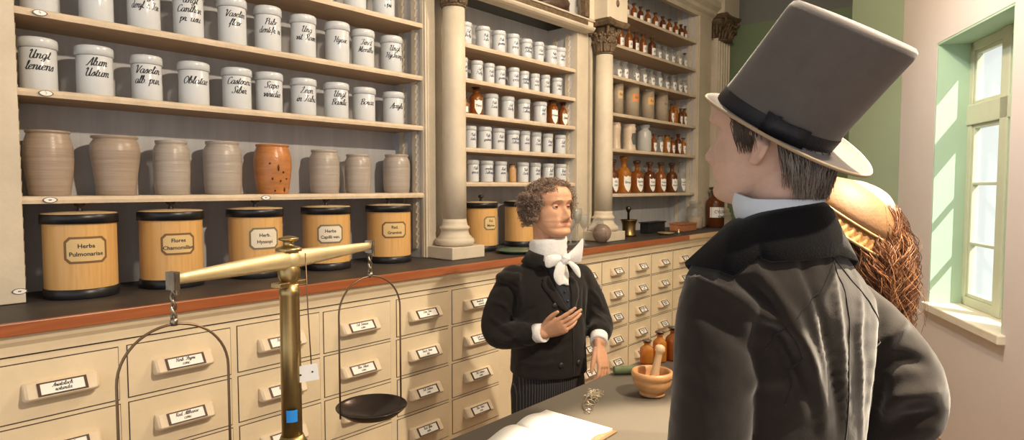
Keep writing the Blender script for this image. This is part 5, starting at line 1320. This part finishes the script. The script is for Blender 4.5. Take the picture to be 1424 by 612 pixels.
    tubeM(c, BM, catmull([(.06, -.145, 1.098), (.01, -.196, 1.092), (-.05, -.190, 1.085), (-.09, -.15, 1.08)], 5), .021, 12)
    me2 = union(c, .0055, 5, .5)
    crease(me2, BM, [
        ([(.014, -.192, 1.11), (.046, -.165, 1.09), (.057, -.146, 1.051), (.065, -.143, .996)], .012, .01),
        ([(-.039, -.224, 1.047), (.014, -.208, 1.066), (.039, -.181, 1.048), (.037, -.162, 1.009), (.03, -.156, .962)], -.012, .01),
        ([(-.012, -.234, .995), (.016, -.202, .986), (.008, -.156, .935), (.092, -.166, .91)], .009, .009),
        ([(-.016, -.242, .937), (.001, -.212, .909), (.073, -.189, .894)], .009, .008),
        ([(-.014, -.24, .902), (.028, -.216, .881), (.083, -.187, .862)], -.008, .008),
        ([(.012, -.231, .856), (.054, -.205, .851), (.107, -.173, .877)], .009, .008),
        ([(.064, -.146, .928), (.125, -.142, .915), (.155, -.134, .879)], .007, .007),
        ([(.063, -.142, .944), (.085, -.124, .97), (.104, -.102, .983)], -.009, .009),
        ([(.098, -.16, .841), (.11, -.104, .815), (.137, -.04, .824), (.137, .022, .846)], -.008, .01),
        ([(.041, -.151, .768), (.112, -.105, .759), (.141, -.026, .767)], .007, .01),
        ([(.055, .169, 1.031), (.055, .203, .99), (.07, .215, .947)], .008, .008),
        ([(.058, .175, .942), (.087, .189, .923), (.12, .2, .911)], .008, .007),
        ([(.055, .177, .965), (.069, .203, .948), (.078, .225, .93)], -.008, .007),
        ([(.117, .148, .903), (.162, .156, .894), (.178, .166, .879)], .008, .007),
        ([(.082, .121, 1.044), (.098, .113, .975), (.084, .127, .883)], -.01, .01)])
    displace(me2, lambda p: .003*noise.noise(Vector((p.x*16, p.y*16, p.z*9)))+.001*noise.noise(p*50))
    # square off the hem
    for v in me2.vertices:
        if v.co.z < .712 and (v.co.xy).length < .19: v.co.z = max(v.co.z, .700)
    coat = link('jacket', me2, COAT2, person)
    bv = BVHTree.FromPolygons([v.co for v in me2.vertices], [tuple(p.vertices) for p in me2.polygons])
    def W(x, y, z, o=0.): 
        p = BM @ Vector((x, y, z)); return (p.x, p.y, p.z, o)
    # waistcoat and shirt front showing in the opening
    NAVY = mat('dark_navy_wool', (.016, .018, .026), .8, bump=.2, bscale=250)
    rows = []
    for i in range(9):
        t = i/8; z = lerp(1.155, .965, t); w_ = lerp(.050, .006, t**1.1); cy = lerp(.0, .035, t)
        rows.append([W(.16, cy+w_*u, z) for u in (-1, -.6, -.2, .2, .6, 1)])
    o = strip_on(bv, rows, .0015, .002, 'waistcoat', NAVY, person)
    for i, z in enumerate((1.05, 1.01)):
        co, nn, _, _ = bv.find_nearest(BM @ Vector((.16, .018+.01*i, z))); q = MB(); q.sphere(co+nn*.004, .0055, 12, 8); q.build('button', mat('dark_button', (.02, .02, .03), .3), person)
    # lapels and turned collar
    for s in (-1, 1):
        rows = []
        for i in range(12):
            t = i/11; z = lerp(1.130, .955, t); inner = lerp(.052, .004, t)*s + lerp(0, .036, t); wid = .052*math.sin(PI*min(1, .25+t*.75))**.8*(1 if t > .18 else .72)
            rows.append([W(.15, inner + s*wid*u, z - .004*u, .0012*math.sin(PI*u)) for u in (0, .25, .5, .75, 1)])
        strip_on(bv, rows, .003, .004, 'lapel', COAT2, coat)
    q = MB(); rings = []
    for i in range(33):
        t = PI+(i/32-.5)*2*math.radians(142); ca, sa = math.cos(t), math.sin(t); fr = abs(i/32-.5)*2; ring = []
        for u, (r, z) in enumerate(((.064, 1.165), (.068, 1.192), (.073, 1.198), (.080, 1.190), (.104, 1.150))):
            p = BM @ Vector((.006+r*ca*.98, r*sa*1.06, z - .022*fr**2*(u > 0)))
            if u == 4:
                co, nn, _, _ = bv.find_nearest(p); p = co+nn*.008
            ring.append(p)
        rings.append(ring)
    q.loft(rings, 0, True, False, False); o = q.build('collar', COAT2, coat); sd = o.modifiers.new('t', 'SOLIDIFY'); sd.thickness = .004; sd.offset = 1
    # front edge and cloth covered buttons
    e = MB(); P = []
    for z in [lerp(.96, .705, i/14) for i in range(15)]:
        co, nn, _, _ = bv.find_nearest(BM @ Vector((.17, .052, z))); P.append(co+nn*.001)
    e.tube(P, .0022, 6); e.build('front_edge', COAT1, coat)
    BTN = mat('black_button', (.022, .018, .016), .35)
    for (y, z) in ((-.032, 1.0), (-.012, .757), (.072, 1.0), (.085, .757)):
        co, nn, _, _ = bv.find_nearest(BM @ Vector((.17, y, z))); q = MB()
        a = nn.orthogonal().normalized(); b = nn.cross(a); n = 20
        q.loft([[co+nn*h+(a*math.cos(2*PI*i/n)+b*math.sin(2*PI*i/n))*r for i in range(n)] for r, h in ((.0112, -.002), (.0118, .002), (.0105, .0045), (.006, .006), (.0005, .0065))], 0, True, True); q.build('button', BTN, coat)
    # cuffs
    for nm, pts, r in (('r', [(.156, -.090, .895), (.115, -.110, .886)], .0360), ('l', [(.160, .145, .834), (.125, .168, .855)], .0350)):
        q = MB(); limb_pts = [BM @ Vector(p) for p in pts]; q.tube(limb_pts, [r, r*1.02], 24); q.build('cuff', LINEN, person)
    # cravat: high wrapped band with a bow and two tails
    q = MB(); rings = []
    for i in range(48):
        t = 2*PI*i/48; ca, sa = math.cos(t), math.sin(t); ring = []
        f_ = max(0, ca)
        for r, z in ((.058, 1.150), (.074, 1.158), (.079, 1.175), (.076, 1.188), (.079, 1.200), (.076, 1.214), (.078, 1.228), (.074, 1.243), (.066, 1.247), (.056, 1.242)):
            rr = r*(1+.03*noise.noise(Vector((ca*3, sa*3, z*60)))); sl = .010*math.sin(t+.6)+.006*ca
            ring.append(BM @ Vector((-.002+rr*ca*1.04+.012*f_*(1.25-z)*4, rr*sa*.98, z+sl-.010*f_)))
        rings.append(ring)
    rings.append(rings[0]); q.loft(rings, 0, True, False, False)
    cr = q.build('cravat', LINEN, person)
    def cloth(P_rows, name):
        q = MB(); q.loft([[BM @ Vector(p) for p in r] for r in P_rows], 0, True, False, False); o = q.build(name, LINEN, cr)
        sd = o.modifiers.new('t', 'SOLIDIFY'); sd.thickness = .004; sd.offset = 0; sb = o.modifiers.new('s', 'SUBSURF'); sb.levels = 2; sb.render_levels = 2; return o
    kx = .125
    k_ = MB(); k_.sphere(BM @ Vector((kx+.006, .010, 1.172)), .021, 20, 14, 0, (1, 1, 1.0)); k_.sphere(BM @ Vector((kx+.008, .006, 1.163)), .017, 16, 12)
    mk = union(k_, .003, 4); displace(mk, lambda p: .003*noise.noise(p*90)); link('knot', mk, LINEN, cr)
    # wing to his left, pointing up; wing to his right, drooping; two pointed tails
    cloth([[(kx, .012, 1.182), (kx+.012, .012, 1.172), (kx, .012, 1.160)], [(kx+.006, .040, 1.205), (kx+.024, .040, 1.180), (kx+.006, .042, 1.152)], [(kx+.010, .070, 1.235), (kx+.022, .072, 1.200), (kx+.004, .074, 1.150)], [(kx+.014, .088, 1.262), (kx+.012, .088, 1.215), (kx, .086, 1.150)]], 'bow_wing')
    cloth([[(kx, .004, 1.182), (kx+.012, .002, 1.172), (kx, .002, 1.160)], [(kx+.004, -.024, 1.190), (kx+.022, -.026, 1.172), (kx+.004, -.026, 1.148)], [(kx+.000, -.055, 1.190), (kx+.016, -.056, 1.165), (kx+.004, -.055, 1.135)], [(kx-.012, -.072, 1.180), (kx-.006, -.073, 1.160), (kx-.006, -.070, 1.140)]], 'bow_wing')
    cloth([[(kx+.004, -.018, 1.165), (kx+.012, -.002, 1.165), (kx+.008, .014, 1.165)], [(kx+.014, -.040, 1.135), (kx+.026, -.018, 1.135), (kx+.018, .006, 1.138)], [(kx+.016, -.050, 1.105), (kx+.030, -.024, 1.105), (kx+.022, -.004, 1.108)], [(kx+.022, -.030, 1.072), (kx+.030, -.022, 1.070), (kx+.027, -.012, 1.074)]], 'tail')
    cloth([[(kx+.004, .006, 1.165), (kx+.012, .018, 1.165), (kx+.004, .030, 1.165)], [(kx+.016, .026, 1.145), (kx+.026, .040, 1.145), (kx+.012, .058, 1.150)], [(kx+.018, .042, 1.120), (kx+.024, .058, 1.122), (kx+.010, .076, 1.128)], [(kx+.016, .068, 1.092), (kx+.018, .072, 1.094), (kx+.012, .076, 1.098)]], 'tail')
    jab = []
    for i in range(7):
        t = i/6; z = lerp(1.160, 1.085, t); w_ = lerp(.040, .022, t); jab.append([W(.16, .020+w_*u, z, .003+.004*math.sin(u*7+t*3)**2) for u in (-1, -.66, -.33, 0, .33, .66, 1)])
    strip_on(bv, jab, .004, .003, 'shirt_front', LINEN, person)
    # pinstriped trousers
    TR = mat('pinstripe', (.020, .019, .021), .85, var=.0)
    nt = TR.node_tree; b_ = nt.nodes['Principled BSDF']; tc = nt.nodes.new('ShaderNodeTexCoord'); wv = nt.nodes.new('ShaderNodeTexWave'); mp = nt.nodes.new('ShaderNodeMapping'); mp.inputs['Rotation'].default_value = (0, 0, .5)
    wv.inputs['Scale'].default_value = 34; wv.bands_direction = 'X'; rp = nt.nodes.new('ShaderNodeValToRGB'); rp.color_ramp.elements[0].position = .80; rp.color_ramp.elements[0].color = (.012, .0115, .013, 1); rp.color_ramp.elements[1].position = .95; rp.color_ramp.elements[1].color = (.075, .072, .075, 1)
    nt.links.new(tc.outputs['Object'], mp.inputs[0]); nt.links.new(mp.outputs[0], wv.inputs[0]); nt.links.new(wv.outputs['Fac'], rp.inputs[0]); nt.links.new(rp.outputs[0], b_.inputs['Base Color'])
    tr = MB(); tr.loft([[BM @ p for p in oval((cx, 0), rx, ry, z, 48)] for z, cx, rx, ry in ((.56, .008, .112, .148), (.66, .008, .117, .152), (.76, .006, .112, .142))])
    for s in (1, -1): limb(tr, BM, [(.005, .070*s, .62), (.014, .085*s, .40), (.0, .085*s, .10)], [.092, .074, .062], 24)
    link('trousers', union(tr, .007, 4), TR, person)
    for s in (1, -1):
        sh = MB(); limb(sh, BM, [(-.035, .085*s, .052), (.06, .09*s, .048), (.14, .10*s, .04)], [.046, .047, .038], 16); limb(sh, BM, [(-.01, .085*s, .06), (-.005, .085*s, .13)], [.048, .05], 16)
        m5 = union(sh, .006, 3)
        for v in m5.vertices: v.co.z = max(v.co.z, .004)
        link('shoe', m5, mat('black_leather', (.012, .010, .009), .35), person)
pharmacist()
# ------------------------------------------------------------------ woman in the straw bonnet
def woman():
    R0 = Vector((1.613, .366, 0)); BM = place(0, 0, 0, math.radians(104)); I = Matrix.Identity(4); K = .96
    HM = place(-.005, .010, 1.352, math.radians(100), 0, 0)
    S = [(.70, 0, .10, .12), (.85, 0, .085, .105), (.98, 0, .095, .120), (1.06, .005, .105, .140), (1.12, 0, .085, .125), (1.155, -.005, .065, .085), (1.18, -.005, .052, .056)]
    body = MB(); add_head(body, HM, K, .85, .93, .2)
    tubeM(body, I, [HM @ Vector((-.026, 0, -.03)), HM @ Vector((-.026, 0, -.10)), BM @ Vector((-.0, 0, 1.16))], [.052, .048, .052], 24)
    body.loft([[BM @ p for p in oval((cx, 0), rx*.9, ry*.9, z)] for z, cx, rx, ry in S])
    A_ = lambda s: [(0, .115*s, 1.11), (.0, .145*s, 1.03), (.02, .150*s, .92), (.09, .12*s, .905), (.14, .06*s, .917)]
    for s in (1, -1): limb(body, BM, A_(s), [.040, .036, .034, .030, .023])
    def frame(o, x, z):
        x = Vector(x).normalized(); z = Vector(z); z = (z-x*z.dot(x)).normalized(); y = z.cross(x); m = Matrix.Identity(4)
        for i, c in enumerate((x, y, z)):
            for j in range(3): m[j][i] = c[j]
        return Matrix.Translation(o) @ m
    for s in (1, -1): add_hand(body, frame(BM @ Vector((.145, .055*s, .917)), BM.to_3x3() @ Vector((.6, -.55*s, .05)), (0, 0, 1)), -s, [(.1, .15, .1)]*4, .03, (.5, .0), .8)
    for s in (1, -1):
        limb(body, BM, [(0, .06*s, .72), (.01, .07*s, .42), (0, .07*s, .06)], [.07, .05, .035]); limb(body, BM, [(-.02, .07*s, .04), (.06, .07*s, .036), (.11, .075*s, .03)], [.032, .034, .026])
    me = union(body, .0035, 3); person = link('person', me, [SKIN2], None, R0)
    tag(person, 'long haired woman in a straw bonnet, mostly hidden behind the top hatted man', 'person')
    d = MB(); d.loft([[BM @ p for p in oval((cx, 0), rx, ry, z, 56)] for z, cx, rx, ry in [(.03, 0, .20, .20), (.3, 0, .18, .18), (.6, 0, .135, .15), (.78, 0, .105, .125)]+S[1:6]])
    for s in (1, -1): limb(d, BM, A_(s)[:4]+[(.12, .078*s, .912)], [.055, .056, .052, .046, .034], 22)
    m2 = union(d, .008, 4); displace(m2, lambda p: .006*math.sin(14*math.atan2(p.y, p.x))*max(0, min(1, (.75-p.z)/.4)) + .002*noise.noise(p*18))
    link('dress', m2, wool('brown_wool_dress', (.055, .035, .025), .1), person)
    # bonnet: a low silk crown over a ring of gathered pleats
    ST = mat('tan_silk_straw', (.215, .115, .05), .6, var=.10, scale=20, bump=.1, bscale=120); PLT = mat('ochre_pleats', (.40, .20, .06), .6, var=.15, scale=40)
    up = Vector((.54*.30, -.54*.95, .84)).normalized(); up = (up + Vector((-.75, -.66, 0))*.10).normalized(); ax = up.orthogonal().normalized(); ay = up.cross(ax); C = Vector((.0, .003, 1.382))
    n = 90
    def rg(r, z, ru=0., ph=0): return [C + ax*((r+ru*math.cos(45*t+ph))*math.cos(t)) + ay*((r+ru*math.cos(45*t+ph))*math.sin(t)) + up*z for t in [2*PI*i/(n*4) for i in range(n*4)]]
    h = MB(); h.loft([rg(.113, -.002), rg(.116, .004), rg(.112, .018), rg(.098, .040), rg(.074, .060), rg(.045, .072), rg(.015, .076), rg(.001, .0765)], 0, True, False); h.build('bonnet_crown', ST, person)
    p = MB(); p.loft([rg(.088, .010), rg(.110, .0), rg(.119, -.010, .0022), rg(.125, -.020, .0026), rg(.130, -.029, .0022), rg(.131, -.031, .0008)], 0, True, False); o = p.build('bonnet_pleats', PLT, person); sd = o.modifiers.new('t', 'SOLIDIFY'); sd.thickness = .002
    e = MB(); P = rg(.1315, -.0315)[::4]; e.tube(P+[P[0]], .0032, 8); P = rg(.1165, .001)[::4]; e.tube(P+[P[0]], .0028, 8); e.build('bonnet_binding', mat('pale_bonnet_binding', (.50, .31, .14), .5), person)
    # long wavy hair
    rnd = random.Random(21); hr = MB()
    H1 = mat('auburn_hair', (.15, .058, .025), .42, var=.35, scale=50); H2 = mat('light_auburn_hair', (.34, .16, .07), .42, var=.3, scale=50)
    back = HM.to_3x3() @ Vector((-1, 0, 0)); left = HM.to_3x3() @ Vector((0, 1, 0))
    for i in range(1900):
        a = rnd.uniform(-2.1, 2.1); rr = rnd.uniform(.62, 1.0)
        q0 = HM @ Vector((-.010-.098*math.cos(a)*rr, .078*math.sin(a)*rr, rnd.uniform(.01, .06)))
        L_ = rnd.uniform(.20, .33)*(1 if abs(a) < 1.5 else .85); w1 = rnd.uniform(.006, .015); f1 = rnd.uniform(24, 30); ph = 5*math.sin(a*4)+9*rr+rnd.uniform(-.7, .7); sp = rnd.uniform(.6, 1.25); P = []
        m_ = 26
        for k in range(m_):
            t = k/(m_-1); off = math.sin(PI*min(1, t*1.15))*.022*sp + .030*t
            w_ = w1*min(1, t*3)
            p = q0 + (back*math.cos(a) + left*math.sin(a))*off + Vector((0, 0, -L_*t)) + back*w_*math.sin(f1*t*L_*3+ph) + left*w_*math.cos(f1*t*L_*3+ph*1.15)
            P.append(p)
        r = rnd.uniform(.0005, .0010); hr.tube(P, [r]*(m_-3)+[r*.8, r*.6, r*.2], 4, 0 if rnd.random() < .6 else 1)
    for i in range(26):
        a = rnd.uniform(-1.2, 1.6); q0 = HM @ Vector((-.010-.105*math.cos(a), .085*math.sin(a), rnd.uniform(-.08, .02))); P = []; L_ = rnd.uniform(.12, .28); ph = rnd.random()*6
        for k in range(16):
            t = k/15; P.append(q0 + (back*math.cos(a)+left*math.sin(a))*(.02+.06*t*math.sin(ph+t*2)**2) + Vector((0, 0, -L_*t)) + left*.012*math.sin(9*t+ph) + back*.012*math.cos(7*t+ph))
        hr.tube(P, .00045, 4, 1)
    hr.build('hair', [H1, H2], person)
woman()
# ------------------------------------------------------------------ light, world, camera
def spot(name, loc, target, power, angle, blend, size, col):
    L = bpy.data.lights.new(name, 'SPOT'); L.energy = power; L.spot_size = math.radians(angle); L.spot_blend = blend; L.shadow_soft_size = size; L.color = col
    o = bpy.data.objects.new(name, L); COL.objects.link(o); o.location = loc
    o.rotation_euler = (Vector(target)-Vector(loc)).to_track_quat('-Z', 'Y').to_euler(); return o
WARM = (1., .84, .64)
spot('ceiling_or_fill_spot', (1.4, -.9, 3.15), (1.5, 2.5, .65), 375, 106, .4, .05, WARM)
PL = bpy.data.lights.new('ceiling_lamp', 'POINT'); PL.energy = 100; PL.shadow_soft_size = .06; PL.color = (1., .83, .62)
po_ = bpy.data.objects.new('ceiling_lamp', PL); COL.objects.link(po_); po_.location = (3.0, .9, 3.2)
spot('ceiling_or_fill_spot', (1.8, -.2, 3.35), (1.33, .27, 1.55), 1300, 20, .35, .03, (1., .84, .62))
spot('ceiling_or_fill_spot', (2.5, 1.2, 3.35), (4.3, .45, 1.2), 105, 62, .8, .08, (.92, .95, 1.))  # added fill spot that brightens the window wall; no such lamp known
SL = bpy.data.lights.new('sun', 'SUN'); SL.energy = 9; SL.angle = .008; SL.color = (1, .96, .88)
so = bpy.data.objects.new('sun', SL); COL.objects.link(so); so.location = (4, -6, 8)
so.rotation_euler = Vector((.425, 1.349, -1.4)).to_track_quat('-Z', 'Y').to_euler()
W = bpy.data.worlds.new('sky'); SC.world = W; W.use_nodes = True
W.node_tree.nodes['Background'].inputs[0].default_value = (.97, .985, 1., 1); W.node_tree.nodes['Background'].inputs[1].default_value = 1.15
cam = bpy.data.cameras.new('camera'); co = bpy.data.objects.new('camera', cam); COL.objects.link(co)
cam.sensor_width = 36; cam.lens = 860/1424*36; cam.clip_start = .05
A = math.atan(763/math.hypot(860, 46)); PT = math.atan(46/860)
co.location = (0, 0, 1.45); co.rotation_euler = (PI/2-PT, 0, A-PI/2)
SC.camera = co
SC.view_settings.view_transform = 'Standard'; SC.view_settings.look = 'None'; SC.view_settings.gamma = 1; SC.view_settings.exposure = 0
try: SC.view_settings.use_curve_mapping = False
except Exception: pass
SC.cycles.use_denoising = True
SC.cycles.max_bounces = 8; SC.cycles.transparent_max_bounces = 16
